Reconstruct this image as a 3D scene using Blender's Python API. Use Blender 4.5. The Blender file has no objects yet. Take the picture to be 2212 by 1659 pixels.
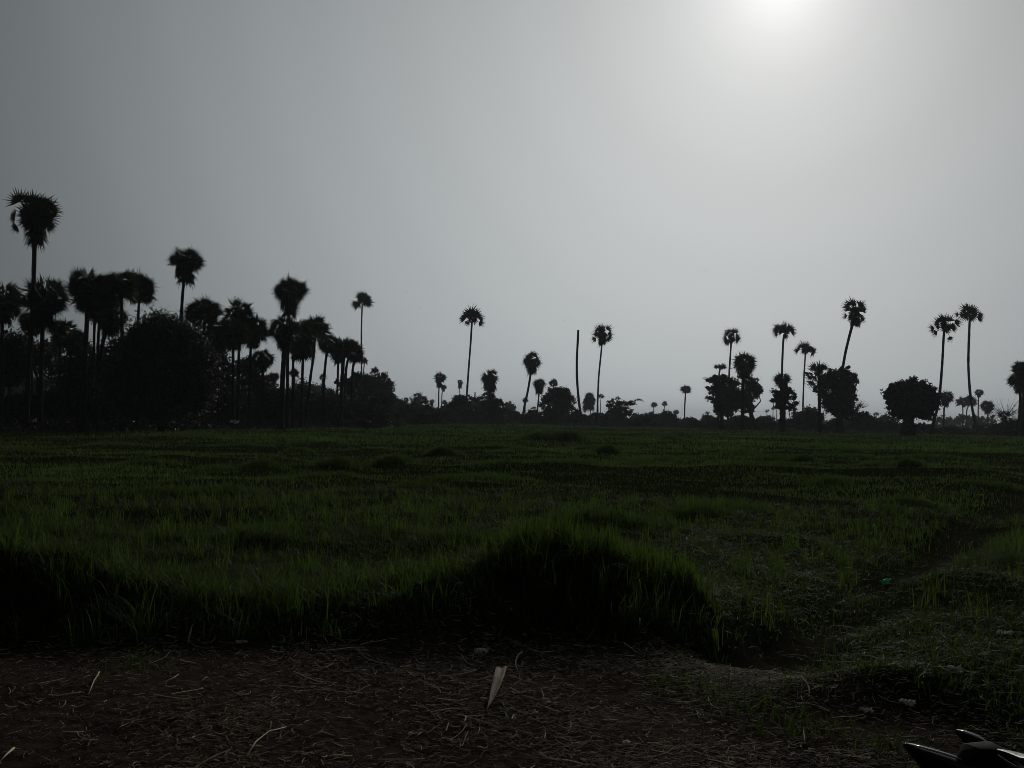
import bpy, bmesh, math, random
import numpy as np
from mathutils import Vector, Matrix

# ------------------------------------------------------------------ camera, light, exposure
SC = bpy.context.scene
COL = SC.collection
F = 1916.0; HOR = 899.5; CX, CY = 1106.0, 829.5; EYE = 1.7; SLOPE = .0185
ROLL = math.atan(SLOPE); PITCH = math.atan((HOR - CY) * math.cos(ROLL) / F)
def hor(px): return HOR + (px - CX) * SLOPE
cam = bpy.data.cameras.new("Camera")
cam.sensor_width = 36.0; cam.lens = 36.0 * F / 2212.0
cam.clip_start = 0.05; cam.clip_end = 12000
cam_o = bpy.data.objects.new("Camera", cam); COL.objects.link(cam_o)
cam_o.location = (0, 0, EYE); cam_o.rotation_euler = (Matrix.Rotation(math.radians(90) + PITCH, 3, 'X') @ Matrix.Rotation(ROLL, 3, 'Z')).to_euler()
SC.camera = cam_o

SC.view_settings.view_transform = 'Standard'; SC.view_settings.look = 'None'
SC.view_settings.exposure = -1.5; SC.view_settings.gamma = 1.0
K = 2 ** 1.5
SUN_AZ, SUN_EL = math.radians(16.8), math.radians(26.3)   # just above the top edge of the photo
SD = Vector((math.sin(SUN_AZ) * math.cos(SUN_EL), math.cos(SUN_AZ) * math.cos(SUN_EL), math.sin(SUN_EL)))

sun = bpy.data.lights.new("Sun", 'SUN'); sun.energy = 2.0; sun.angle = math.radians(4.0)
sun.color = (1.0, 0.95, 0.88)
sun_o = bpy.data.objects.new("Sun", sun); COL.objects.link(sun_o)
sun_o.rotation_euler = SD.to_track_quat('Z', 'Y').to_euler()

W = bpy.data.worlds.new("World"); SC.world = W; W.use_nodes = True
nt = W.node_tree; nt.nodes.clear()
def N(nt, t, **kw):
    n = nt.nodes.new(t)
    for k, v in kw.items(): setattr(n, k, v)
    return n
def math_n(nt, op, a, b=None):
    n = N(nt, 'ShaderNodeMath', operation=op)
    for i, v in enumerate((a, b)):
        if v is None: continue
        if isinstance(v, (int, float)): n.inputs[i].default_value = v
        else: nt.links.new(v, n.inputs[i])
    return n.outputs[0]
tc = N(nt, 'ShaderNodeTexCoord')
vd = N(nt, 'ShaderNodeVectorMath', operation='DOT_PRODUCT')
nt.links.new(tc.outputs['Generated'], vd.inputs[0]); vd.inputs[1].default_value = SD
ang = math_n(nt, 'ARCCOSINE', vd.outputs['Value'])
fac = math_n(nt, 'DIVIDE', ang, math.pi)
ramp = N(nt, 'ShaderNodeValToRGB'); ramp.color_ramp.interpolation = 'CARDINAL'
pts = [(0, 1.75), (1.5, 1.56), (3, 1.30), (5, 1.07), (7, .93), (11, .775), (16, .665), (21, .572), (26, .49), (31, .412), (36, .334), (41, .256),
       (46, .186), (51, .138), (60, .10), (90, .07), (180, .055)]
els = ramp.color_ramp.elements
for i, (t, v) in enumerate(pts):
    e = els[i] if i < 2 else els.new(t / 180)
    e.position = t / 180
for e, (t, v) in zip(sorted(els, key=lambda e: e.position), pts):
    w = min(1, t / 45.0)
    c = Vector((0.98, 1.0, 1.0)).lerp(Vector((0.895, 1.0, 1.045)), w)
    e.color = (c[0] * v / 2, c[1] * v / 2, c[2] * v / 2, 1)
nt.links.new(fac, ramp.inputs[0])
sx = N(nt, 'ShaderNodeSeparateXYZ'); nt.links.new(tc.outputs['Generated'], sx.inputs[0])
elev = math_n(nt, 'ARCSINE', sx.outputs['Z'])
elev = math_n(nt, 'MAXIMUM', elev, 0.0)
# lens vignetting put into the sky colour: darker overhead and towards the right
azim = math_n(nt, 'MINIMUM', math_n(nt, 'MAXIMUM', math_n(nt, 'ARCTAN2', sx.outputs['X'], sx.outputs['Y']), 0.0), 0.8)
ex = math_n(nt, 'ADD', math_n(nt, 'MULTIPLY', elev, -0.0125 * 57.3), math_n(nt, 'MULTIPLY', math_n(nt, 'POWER', elev, 2.0), -0.0002 * 57.3 ** 2))
ex = math_n(nt, 'ADD', ex, math_n(nt, 'MULTIPLY', math_n(nt, 'POWER', azim, 2.0), -0.00023 * 57.3 ** 2))
ef = math_n(nt, 'POWER', math.e, ex)
bg1 = N(nt, 'ShaderNodeBackground')
nt.links.new(ramp.outputs[0], bg1.inputs[0])
nt.links.new(math_n(nt, 'MULTIPLY', ef, 2.0 * K * 1.0), bg1.inputs[1])
sky = N(nt, 'ShaderNodeTexSky', sky_type='NISHITA'); sky.sun_disc = False
sky.sun_elevation = SUN_EL; sky.sun_rotation = SUN_AZ; sky.dust_density = 6; sky.air_density = 1.0
bg2 = N(nt, 'ShaderNodeBackground'); nt.links.new(sky.outputs[0], bg2.inputs[0]); bg2.inputs[1].default_value = 0.002
add = N(nt, 'ShaderNodeAddShader'); wo = N(nt, 'ShaderNodeOutputWorld')
nt.links.new(bg1.outputs[0], add.inputs[0]); nt.links.new(bg2.outputs[0], add.inputs[1]); nt.links.new(add.outputs[0], wo.inputs[0])

SC.cycles.filter_width = 0.9; SC.cycles.max_bounces = 6; SC.cycles.transparent_max_bounces = 4

# ------------------------------------------------------------------ projection helpers (measuring the photo)
cp, sp = math.cos(PITCH), math.sin(PITCH)
def ray(px, py):
    r0 = (px - CX) / F; u0 = (CY - py) / F
    r = r0 * math.cos(ROLL) - u0 * math.sin(ROLL); u = r0 * math.sin(ROLL) + u0 * math.cos(ROLL)
    return Vector((r, cp - u * sp, sp + u * cp))
def at(px, py, d):
    v = ray(px, py); v = v * (d / v.y)
    return Vector((v.x, v.y, v.z + EYE))
ZN = {'A': (.3433, 0, 379.5), 'B': (.2655, 338.8, 508.3), 'C': (.21446, 813.2, 609.9), 'E': (.21446, 1219.8, 609.9),
      'F': (.20425, 1524.8, 609.9), 'G': (.20425, 1805.4, 609.9), 'D': (1, 0, 0)}
def zfac(z, x):
    if z == 'A': return .76
    if z == 'B': return float(np.interp(x, [250, 1000, 1700], [.84, .95, 1.15]))
    return {'C': 1.15, 'E': 1.3, 'F': 1.4, 'G': 1.4}.get(z, 1.0)
def zc(z, x, y):
    s, ox, oy = ZN[z]; return x * s + ox, y * s + oy

# ------------------------------------------------------------------ noise and terrain
RS = np.random.RandomState(7)
LAT = RS.rand(256, 256)
def vnoise(x, y, s):
    x = np.asarray(x, float) / s + 1000.3; y = np.asarray(y, float) / s + 1000.7
    xi = np.floor(x).astype(int); yi = np.floor(y).astype(int); fx = x - xi; fy = y - yi
    fx = fx * fx * (3 - 2 * fx); fy = fy * fy * (3 - 2 * fy)
    g = lambda a, b: LAT[a % 256, b % 256]
    return (g(xi, yi) * (1 - fx) + g(xi + 1, yi) * fx) * (1 - fy) + (g(xi, yi + 1) * (1 - fx) + g(xi + 1, yi + 1) * fx) * fy
def sstep(a, b, x):
    t = np.clip((x - a) / (b - a), 0, 1); return t * t * (3 - 2 * t)
FIELD = -0.30
PATH = np.array([(1.9, 6.9), (2.8, 8.0), (3.75, 9.6), (6.3, 13.5), (10, 19), (15.6, 27), (24, 38)])
def path_dist(x, y):
    x = np.asarray(x, float); y = np.asarray(y, float)
    best = np.full(x.shape, 1e9)
    for (x0, y0), (x1, y1) in zip(PATH[:-1], PATH[1:]):
        dx, dy = x1 - x0, y1 - y0; L = dx * dx + dy * dy
        t = np.clip(((x - x0) * dx + (y - y0) * dy) / L, 0, 1)
        best = np.minimum(best, np.hypot(x - x0 - t * dx, y - y0 - t * dy))
    return best
BX = [-9, -5, -3.5, -3.0, -2.3, -1.5, -.9, -.4, 0, .4, .75, 1.1, 1.5, 1.9, 2.2, 3.2, 5, 9]
BH = [.46, .50, .46, .34, .22, .18, .26, .36, .46, .56, .58, .50, .36, .14, .06, .03, .02, .1]
HUMPS = []   # x, y, radius x, radius y, height
def hump_px(px, py, w, h):
    d = (EYE - FIELD) * F / (py - hor(px)); p = at(px, py, d)
    HUMPS.append((p.x, d, w * d / F, w * d / F * .8, h))
for a in [(1172, 950, 45, .55), (1232, 952, 40, .6), (955, 985, 30, .3), (1312, 985, 26, .3), (1450, 951, 26, .3), (1600, 983, 40, .18),
          (1738, 1000, 28, .25), (1962, 1018, 36, .28), (730, 1015, 50, .3), (850, 1010, 46, .28), (570, 1020, 40, .2), (640, 975, 30, .12),
          (1320, 938, 22, .2), (1840, 980, 30, .18), (2080, 970, 40, .2), (1120, 975, 30, .15), (330, 1010, 60, .15), (1790, 1050, 45, .14)]:
    hump_px(*a)
_r = random.Random(21)
for _ in range(48):
    _y = 13 * (95 / 13) ** _r.random(); HUMPS.append((_r.uniform(-.6, .26 if _y < 18 else .6) * _y, _y, _r.uniform(.5, 1.1) * (.6 + _y / 40), _r.uniform(.35, .8) * (.6 + _y / 50), _r.uniform(.05, .15) * (.8 + _y / 90)))
HUMPS += [(2.35, 5.5, .6, .3, .2), (3.0, 5.9, .4, .3, .13), (3.3, 6.4, .5, .4, .12), (4.6, 9.4, 1.0, .7, .22), (6.6, 11.8, 1.2, .9, .2)]
def H(x, y):
    x = np.asarray(x, float); y = np.asarray(y, float)
    drop = sstep(7.6, 11.0, y)
    z = FIELD * drop
    bh = np.interp(x, BX, BH); yc = 7.3 + .1 * np.clip(x, -5, 2.5) + .12 * np.sin(x * 1.3) + .08 * np.sin(x * 3.1)
    dy = y - yc
    prof = np.where(dy < 0, np.exp(-(dy / .48) ** 2), np.exp(-(dy / .95) ** 2))
    z = z + bh * prof * (.62 + .5 * vnoise(x, y, .5) + .26 * vnoise(x + 7, y, .22)) 
    for hx, hy, rx, ry, h in HUMPS:
        z = z + h * np.exp(-((x - hx) / rx) ** 2 - ((y - hy) / ry) ** 2)
    # low field bund running across
    bm_ = .22 * np.exp(-((y - 34 - 1.2 * np.sin(x * .12)) / .9) ** 2) * (.35 + .9 * vnoise(x, y * 0, 4.0)) * sstep(-22, -9, x) * (1 - sstep(22, 34, x))
    z = z + bm_
    pd = path_dist(x, y); z = z - .30 * np.exp(-(pd / (.4 + .02 * y)) ** 2)
    f = sstep(6.2, 8, y)
    z = z + f * ((vnoise(x, y, 2.3) - .5) * .17 + (vnoise(x, y, .8) - .5) * .11 + (vnoise(x + 50, y, 14) - .5) * .26)
    z = z + (1 - f) * ((vnoise(x, y, 1.1) - .5) * .035 + (vnoise(x, y, .3) - .5) * .014)
    return z
def ground_hit(px, py):
    v = ray(px, py); v = v / v.y; y = 2.0
    while y < 600:
        p = Vector((v.x * y, y, EYE + v.z * y))
        if p.z < float(H(p.x, p.y)): return Vector((p.x, p.y, float(H(p.x, p.y))))
        y += max(.01, y * .002)
    return p
BOT = ground_hit(1913, 1264)
def yedge(x):
    return np.interp(x, [-9, -4, -2, 0, 1.6, 2.2, 2.6, 3.1, 3.6, 5], [5.9, 6.1, 6.3, 6.5, 6.5, 5.1, 4.75, 4.3, 3.6, 3.0]) 

# ------------------------------------------------------------------ materials
def new_mat(name):
    m = bpy.data.materials.new(name); m.use_nodes = True; m.node_tree.nodes.clear(); return m
def leaf_mat(name, dark, light, trans, tf=.35, rough=.45, spec=.4):
    m = new_mat(name); t = m.node_tree
    at_ = N(t, 'ShaderNodeAttribute', attribute_name='tint')
    mx = N(t, 'ShaderNodeMix', data_type='RGBA'); t.links.new(at_.outputs['Fac'], mx.inputs[0])
    mx.inputs[6].default_value = (*dark, 1); mx.inputs[7].default_value = (*light, 1)
    p = N(t, 'ShaderNodeBsdfPrincipled'); t.links.new(mx.outputs[2], p.inputs['Base Color'])
    p.inputs['Roughness'].default_value = rough; p.inputs['Specular IOR Level'].default_value = spec
    tr = N(t, 'ShaderNodeBsdfTranslucent')
    mt = N(t, 'ShaderNodeMix', data_type='RGBA'); t.links.new(at_.outputs['Fac'], mt.inputs[0])
    mt.inputs[6].default_value = (*[c * .5 for c in trans], 1); mt.inputs[7].default_value = (*trans, 1)
    t.links.new(mt.outputs[2], tr.inputs[0])
    ms = N(t, 'ShaderNodeMixShader'); ms.inputs[0].default_value = tf
    t.links.new(p.outputs[0], ms.inputs[1]); t.links.new(tr.outputs[0], ms.inputs[2])
    o = N(t, 'ShaderNodeOutputMaterial'); t.links.new(ms.outputs[0], o.inputs[0]); return m
def plain_mat(name, a, b, scale=8, rough=.8, bump=.3, spec=.3, stretch=(1, 1, 1), metallic=0, coat=0, obj=True):
    m = new_mat(name); t = m.node_tree
    tc = N(t, 'ShaderNodeTexCoord'); mp = N(t, 'ShaderNodeMapping'); mp.inputs['Scale'].default_value = stretch
    t.links.new(tc.outputs['Object'], mp.inputs[0])
    nz = N(t, 'ShaderNodeTexNoise'); nz.inputs['Scale'].default_value = scale; nz.inputs['Detail'].default_value = 6
    t.links.new(mp.outputs[0], nz.inputs[0])
    cr = N(t, 'ShaderNodeValToRGB'); cr.color_ramp.elements[0].position = .35; cr.color_ramp.elements[1].position = .68
    cr.color_ramp.elements[0].color = (*a, 1); cr.color_ramp.elements[1].color = (*b, 1)
    t.links.new(nz.outputs[0], cr.inputs[0])
    p = N(t, 'ShaderNodeBsdfPrincipled'); t.links.new(cr.outputs[0], p.inputs['Base Color'])
    p.inputs['Roughness'].default_value = rough; p.inputs['Specular IOR Level'].default_value = spec
    p.inputs['Metallic'].default_value = metallic; p.inputs['Coat Weight'].default_value = coat
    if bump:
        bp = N(t, 'ShaderNodeBump'); bp.inputs['Strength'].default_value = bump; bp.inputs['Distance'].default_value = .02
        t.links.new(nz.outputs[0], bp.inputs['Height']); t.links.new(bp.outputs[0], p.inputs['Normal'])
    o = N(t, 'ShaderNodeOutputMaterial'); t.links.new(p.outputs[0], o.inputs[0]); return m

M_PALM = leaf_mat('palm_leaf', (.014, .020, .010), (.030, .042, .018), (.035, .055, .012), .22, .6, .2)
M_DEAD = leaf_mat('dead_palm_leaf', (.012, .010, .008), (.026, .021, .015), (.02, .015, .008), .12, .8, .1)
M_LEAF = leaf_mat('broad_leaf', (.012, .020, .010), (.032, .046, .018), (.035, .06, .012), .22, .5, .25)
M_GLOSS = leaf_mat('glossy_tree_leaf', (.012, .018, .010), (.04, .045, .03), (.03, .04, .01), .15, .35, .5)
M_SHRUB = leaf_mat('shrub_leaf', (.012, .018, .010), (.028, .036, .018), (.03, .045, .012), .2, .6, .2)
M_GRASS = leaf_mat('grass_blade', (.010, .020, .010), (.048, .066, .020), (.135, .245, .032), .37, .6, .13)
M_DRY = leaf_mat('withered_blade', (.022, .024, .016), (.085, .085, .055), (.08, .085, .04), .3, .6, .15)
M_FIELD = leaf_mat('field_grass_blade', (.010, .022, .006), (.050, .082, .026), (.15, .28, .042), .38, .55, .1)
M_BARK = plain_mat('palm_bark', (.016, .014, .012), (.04, .035, .03), 6, .9, .5, .1, (1, 1, 6))
M_BARK2 = plain_mat('tree_bark', (.018, .014, .011), (.045, .036, .028), 9, .9, .5, .1, (3, 3, 1))
M_STRAW = leaf_mat('straw', (.12, .088, .055), (.86, .76, .54), (.4, .33, .18), .12, .6, .3)

# ------------------------------------------------------------------ object helpers
def tag(o, label=None, cat=None, group=None, kind=None):
    if label: o['label'] = label
    if cat: o['category'] = cat
    if group: o['group'] = group
    if kind: o['kind'] = kind
    return o
def make(name, V, faces, mat, parent=None, tint=None, smooth=False, loc=None):
    """one mesh object from vertex array and a list of index arrays (each N x k)"""
    V = np.asarray(V, np.float32).reshape(-1, 3)
    me = bpy.data.meshes.new(name)
    if loc is not None: V = V - np.array(loc, np.float32)
    if isinstance(faces, np.ndarray): faces = [faces]
    faces = [np.asarray(f, np.int32) for f in faces if len(f)]
    me.vertices.add(len(V)); me.vertices.foreach_set('co', V.ravel())
    tot = sum(f.size for f in faces); nf = sum(len(f) for f in faces)
    me.loops.add(tot); me.loops.foreach_set('vertex_index', np.concatenate([f.ravel() for f in faces]))
    me.polygons.add(nf)
    ls = []; c = 0
    for f in faces:
        k = f.shape[1]; ls.append(c + np.arange(len(f)) * k); c += f.size
    me.polygons.foreach_set('loop_start', np.concatenate(ls).astype(np.int32))
    if smooth: me.polygons.foreach_set('use_smooth', np.ones(nf, bool))
    me.update(calc_edges=True)
    if tint is not None:
        a = me.attributes.new('tint', 'FLOAT', 'POINT'); a.data.foreach_set('value', np.asarray(tint, np.float32))
    me.materials.append(mat)
    o = bpy.data.objects.new(name, me); COL.objects.link(o)
    if loc is not None and parent is None: o.location = loc
    if parent: o.parent = parent
    return o
def empty(name, loc, label, cat, group=None):
    e = bpy.data.objects.new(name, None); COL.objects.link(e); e.location = loc; e.empty_display_size = .3
    return tag(e, label, cat, group)

class MB:
    def __init__(s): s.v = []; s.q = []; s.t = []; s.tint = []; s.n = 0
    def add(s, v, q=None, t=None, tint=.5):
        v = np.asarray(v, float).reshape(-1, 3); s.v.append(v)
        if q is not None and len(q): s.q.append(np.asarray(q) + s.n)
        if t is not None and len(t): s.t.append(np.asarray(t) + s.n)
        s.tint.append(np.broadcast_to(tint, (len(v),)).astype(float)); s.n += len(v)
    def build(s, name, mat, parent=None, base=(0, 0, 0), smooth=False):
        V = np.concatenate(s.v); F_ = []
        if s.q: F_.append(np.concatenate(s.q))
        if s.t: F_.append(np.concatenate(s.t))
        return make(name, V, F_, mat, parent, np.concatenate(s.tint), smooth, loc=base)
    def tube(s, pts, rad, n=8, tint=.5, cap=True, ell=1.0):
        P = np.array([tuple(p) for p in pts], float); R = np.broadcast_to(rad, (len(P),)).astype(float)
        T = np.gradient(P, axis=0); T /= np.linalg.norm(T, axis=1)[:, None] + 1e-9
        ref = np.array([0, 1, 0]) if abs(T[0][1]) < .9 else np.array([1, 0, 0])
        rings = []
        a = np.arange(n) * 2 * np.pi / n
        for p, t, r in zip(P, T, R):
            u = np.cross(ref, t); u /= np.linalg.norm(u) + 1e-9; w = np.cross(t, u)
            rings.append(p + r * (np.cos(a)[:, None] * u + ell * np.sin(a)[:, None] * w))
        V = np.concatenate(rings + [P[:1], P[-1:]]); q = []
        for i in range(len(P) - 1):
            for j in range(n):
                q.append((i * n + j, i * n + (j + 1) % n, (i + 1) * n + (j + 1) % n, (i + 1) * n + j))
        t = []
        if cap:
            L = len(P) * n
            for j in range(n):
                t.append((L, (j + 1) % n, j)); t.append((L + 1, L - n + j, L - n + (j + 1) % n))
        s.add(V, q, t, tint)
    def fan(s, hub, d, nrm, R, segs, spread, rng, droop=.15, tint=None):
        """pleated palmate leaf: joined blades with free pointed tips"""
        d = d / np.linalg.norm(d); sd = np.cross(nrm, d); sd /= np.linalg.norm(sd) + 1e-9; nn = np.cross(d, sd)
        a = np.linspace(-spread, spread, segs + 1)
        mid = .44 * R * (.9 + .2 * rng.rand(segs + 1))
        fold = .10 * R
        dirs = np.cos(a)[:, None] * d + np.sin(a)[:, None] * sd
        cup = -(np.abs(a) / spread) ** 2 * .25 * R
        m = hub + dirs * mid[:, None] + nn * ((np.arange(segs + 1) % 2) * fold * .5 + cup * .5)[:, None]
        at_ = (a[:-1] + a[1:]) / 2 + rng.randn(segs) * .03
        L = R * (.78 + .36 * rng.rand(segs)) * (1 - .18 * (np.abs(at_) / spread) ** 2)
        td = np.cos(at_)[:, None] * d + np.sin(at_)[:, None] * sd
        tip = hub + td * L[:, None] + nn * cup.mean()
        tip[:, 2] -= droop * R * (.2 + rng.rand(segs))
        m[:, 2] -= droop * R * .2
        V = np.concatenate([[hub], m, tip])
        i = np.arange(segs)
        q = np.stack([np.zeros(segs, int), 1 + i, segs + 2 + i, 2 + i], 1)
        s.add(V, q, tint=rng.rand() if tint is None else tint)

def nrm(v): return v / (np.linalg.norm(v) + 1e-9)

# ------------------------------------------------------------------ palms
def palm(zone, trunk, crown, rx, label, d, ry=None, skirt=None, leaves=None, nl=40, segs=15, seed=0, r=None, lo=-45, hi=90,
         group=None, trunk_r=.19, nr=None, name='palmyra_palm', sparse=None, single=None):
    rng = np.random.RandomState(seed + 11); segs = int(min(18, max(9, 2250 / (d * zfac(zone, crown[0]))))); nl = int(nl * .95)
    s = ZN[zone][0]; zf = zfac(zone, crown[0]); d *= zf; trunk_r *= zf
    k = d / F
    c = np.array(at(*zc(zone, *crown), d))
    if group: rx *= 1.22; ry = (ry * 1.18) if ry else None
    RX = rx * s * k; RY = (ry or rx) * s * k
    tp = [np.array(at(*zc(zone, *p), d)) for p in trunk]
    gx = tp[0][0]
    if len(tp) > 1 and tp[0][2] > .3:
        sl = (tp[0][0] - tp[1][0]) / (tp[0][2] - tp[1][2]) * .5
        gx = tp[0][0] - sl * tp[0][2]
    gz = float(H(gx, d)) - .15
    tp = [p for p in tp if p[2] > gz + .4]
    P = [np.array([gx, d, gz])] + tp + [c - np.array([0, 0, RY * .1])]
    # smooth resample
    P = np.array(P); t = np.concatenate([[0], np.cumsum(np.linalg.norm(np.diff(P, axis=0), axis=1))])
    tt = np.linspace(0, t[-1], 26); Q = np.stack([np.interp(tt, t, P[:, i]) for i in range(3)], 1)
    for _ in range(3): Q[1:-1] = (Q[:-2] + 2 * Q[1:-1] + Q[2:]) / 4
    h = tt / t[-1]
    R = trunk_r * (1.0 - .12 * h + .9 * np.exp(-h * 16)) * (1 + .05 * rng.randn(len(h)))
    base = (gx, d, gz)
    root = empty(name, base, label, 'palm tree', group)
    mb = MB(); mb.tube(Q, R, 10); mb.build('trunk', M_BARK, root, base, True)
    mb = MB()
    def leaf(hubc, dirv, Rf, segs, sp_, face=None, dr=.15, tint=None, petiole=True, fromc=None):
        dirv = nrm(dirv)
        if face is None:
            up = np.array([0, 0, 1.0]); side = np.cross(dirv, up)
            if np.linalg.norm(side) < .1: side = np.array([1.0, 0, 0])
            n = nrm(np.cross(side, dirv)); roll = rng.randn() * .7
            sd = nrm(side); roll = rng.rand() * math.pi; n = n * math.cos(roll) + sd * math.sin(roll)
        else: n = face
        hub = hubc
        if petiole:
            f = c if fromc is None else fromc
            mid = (f + hub) / 2 + np.array([0, 0, .06 * np.linalg.norm(hub - f)])
            mb.tube([f, mid, hub + dirv * Rf * .15], [.075, .055, .035], 4, .4, False)
        mb.fan(hub, dirv, n, Rf, segs, sp_, rng, dr, tint)
    if leaves:
        for L in leaves:
            lx, ly, lr = L[:3]
            tgt = np.array(at(*zc(zone, lx, ly), d)); Rf = lr * s * k * 1.7
            v = tgt - c; dist = np.linalg.norm(v); v = nrm(v + np.array([0, rng.randn() * .15 * dist, 0]))
            if len(L) > 3: v = nrm(np.array([L[3], 0, L[4]]))
            hub = tgt - v * Rf * .55
            for j in range(1):
                off = np.array([0, rng.randn() * Rf * .35, 0]) + rng.randn(3) * Rf * .06
                fn = nrm(np.array([rng.randn() * .35, -1, rng.randn() * .35 + .2]))
                leaf(hub + off, v + rng.randn(3) * .12, Rf * (1 - .12 * j), max(8, int(segs * .7)), 1.15 if zone not in 'AB' else 1.35, fn, .05)
                if zone in 'AB' and (dist > 1.05 * Rf or (dist > .8 * Rf and rng.rand() < .45)): leaf(c + (hub - c) * .45, v + rng.randn(3) * .2, Rf * .95, max(8, int(segs * .7)), 1.2, nrm(np.array([rng.randn() * .35, -1, rng.randn() * .35])), .05, petiole=False)
        for i in range(8 if zone in 'AB' else 5):      # inner leaves closing the heart of the crown
            az = rng.rand() * 6.283; el = -.3 + 1.5 * rng.rand()
            dv = np.array([math.cos(el) * math.cos(az), math.cos(el) * math.sin(az), math.sin(el)])
            leaf(c + dv * rx * s * k * .12, dv, rx * s * k * .52, segs, 1.5, nrm(np.array([rng.randn() * .4, -1, rng.randn() * .4])), .08, petiole=False)
    else:
        for i in range(nl):
            # fairly even directions (fibonacci) between lo and hi elevation
            u = (i + .5) / nl
            se = math.sin(math.radians(lo)) + (math.sin(math.radians(hi)) - math.sin(math.radians(lo))) * u
            el = math.asin(se); az = i * 2.39996 + rng.randn() * .25
            dv = np.array([math.cos(el) * math.cos(az), math.cos(el) * math.sin(az), math.sin(el)]) + rng.randn(3) * .08
            dv = nrm(dv)
            sc = (.88 + .2 * rng.rand())
            E = np.array([RX, RX, RY])
            near = d < 125; hub = c + dv * E * ((.50 if near else .36) if i % 4 else .14) * sc
            leaf(hub, dv * E + np.array([0, 0, -.10 * RY]), ((.57 if near else .74) if i % 4 else .60) * (RX + RY) / 2 * sc, segs, 1.5, dr=.08)
    mb.build('crown', M_PALM, root, base)
    if skirt:
        mb = MB(); sx_, sy_, sr_ = skirt    # bottom of the dead leaves and half width in zone pixels
        bot = np.array(at(*zc(zone, sx_, sy_), d)); wR = sr_ * s * k * 1.1
        n = 40
        for i in range(n):
            u = rng.rand(); p = c + (bot - c) * (.05 + .62 * u)
            az = rng.rand() * 6.283; w = wR * (1.0 - .55 * u)
            dv = np.array([math.cos(az) * .55, math.sin(az) * .55, -1.0])
            hub = p + np.array([math.cos(az), math.sin(az), 0]) * w * .42
            L = np.linalg.norm(bot - c) * .36 + .2 * wR
            n_ = nrm(np.array([math.cos(az), math.sin(az), .4]) + rng.randn(3) * .3)
            mb.fan(hub + np.array([0, 0, L * .3]), dv, n_, L * (.8 + .3 * rng.rand()), max(9, segs - 8), .9, rng, .1)
        mb.build('dead_leaves', M_DEAD, root, base)
    return root

# ------------------------------------------------------------------ broadleaf trees and shrubs
def leaf_cloud(mb, cen, E, n, size, rng, clump=.30, nclump=None, flat=1.0):
    """n leaves in clumps through an ellipsoid"""
    nc = nclump or max(8, int(n / 55))
    v = rng.randn(nc, 3); v /= np.linalg.norm(v, axis=1)[:, None]
    rr = (.35 + .65 * rng.rand(nc) ** .55) * (.78 + .30 * rng.rand(nc))
    cc = cen + v * rr[:, None] * E
    idx = rng.randint(0, nc, n)
    cs = (.5 + .9 * rng.rand(nc))[idx]
    p = cc[idx] + rng.randn(n, 3) * (1 + 1.1 * rng.rand(n, 1) ** 5) * clump * .5 * np.min(E) * cs[:, None] * np.array([1, 1, .8 * flat])
    a = rng.randn(n, 3); a /= np.linalg.norm(a, axis=1)[:, None]
    b = np.cross(a, rng.randn(n, 3)); b /= np.linalg.norm(b, axis=1)[:, None] + 1e-9
    sz = size * (.6 + .8 * rng.rand(n))[:, None]
    a = a * sz; b = b * sz * .42
    V = np.stack([p - a, p + b, p + a, p - b], 1).reshape(-1, 3)
    q = np.arange(n * 4).reshape(n, 4)
    mb.add(V, q, tint=np.repeat(np.clip(.25 + .5 * rng.rand(n) + .25 * (cs - .9), 0, 1), 4))
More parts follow.
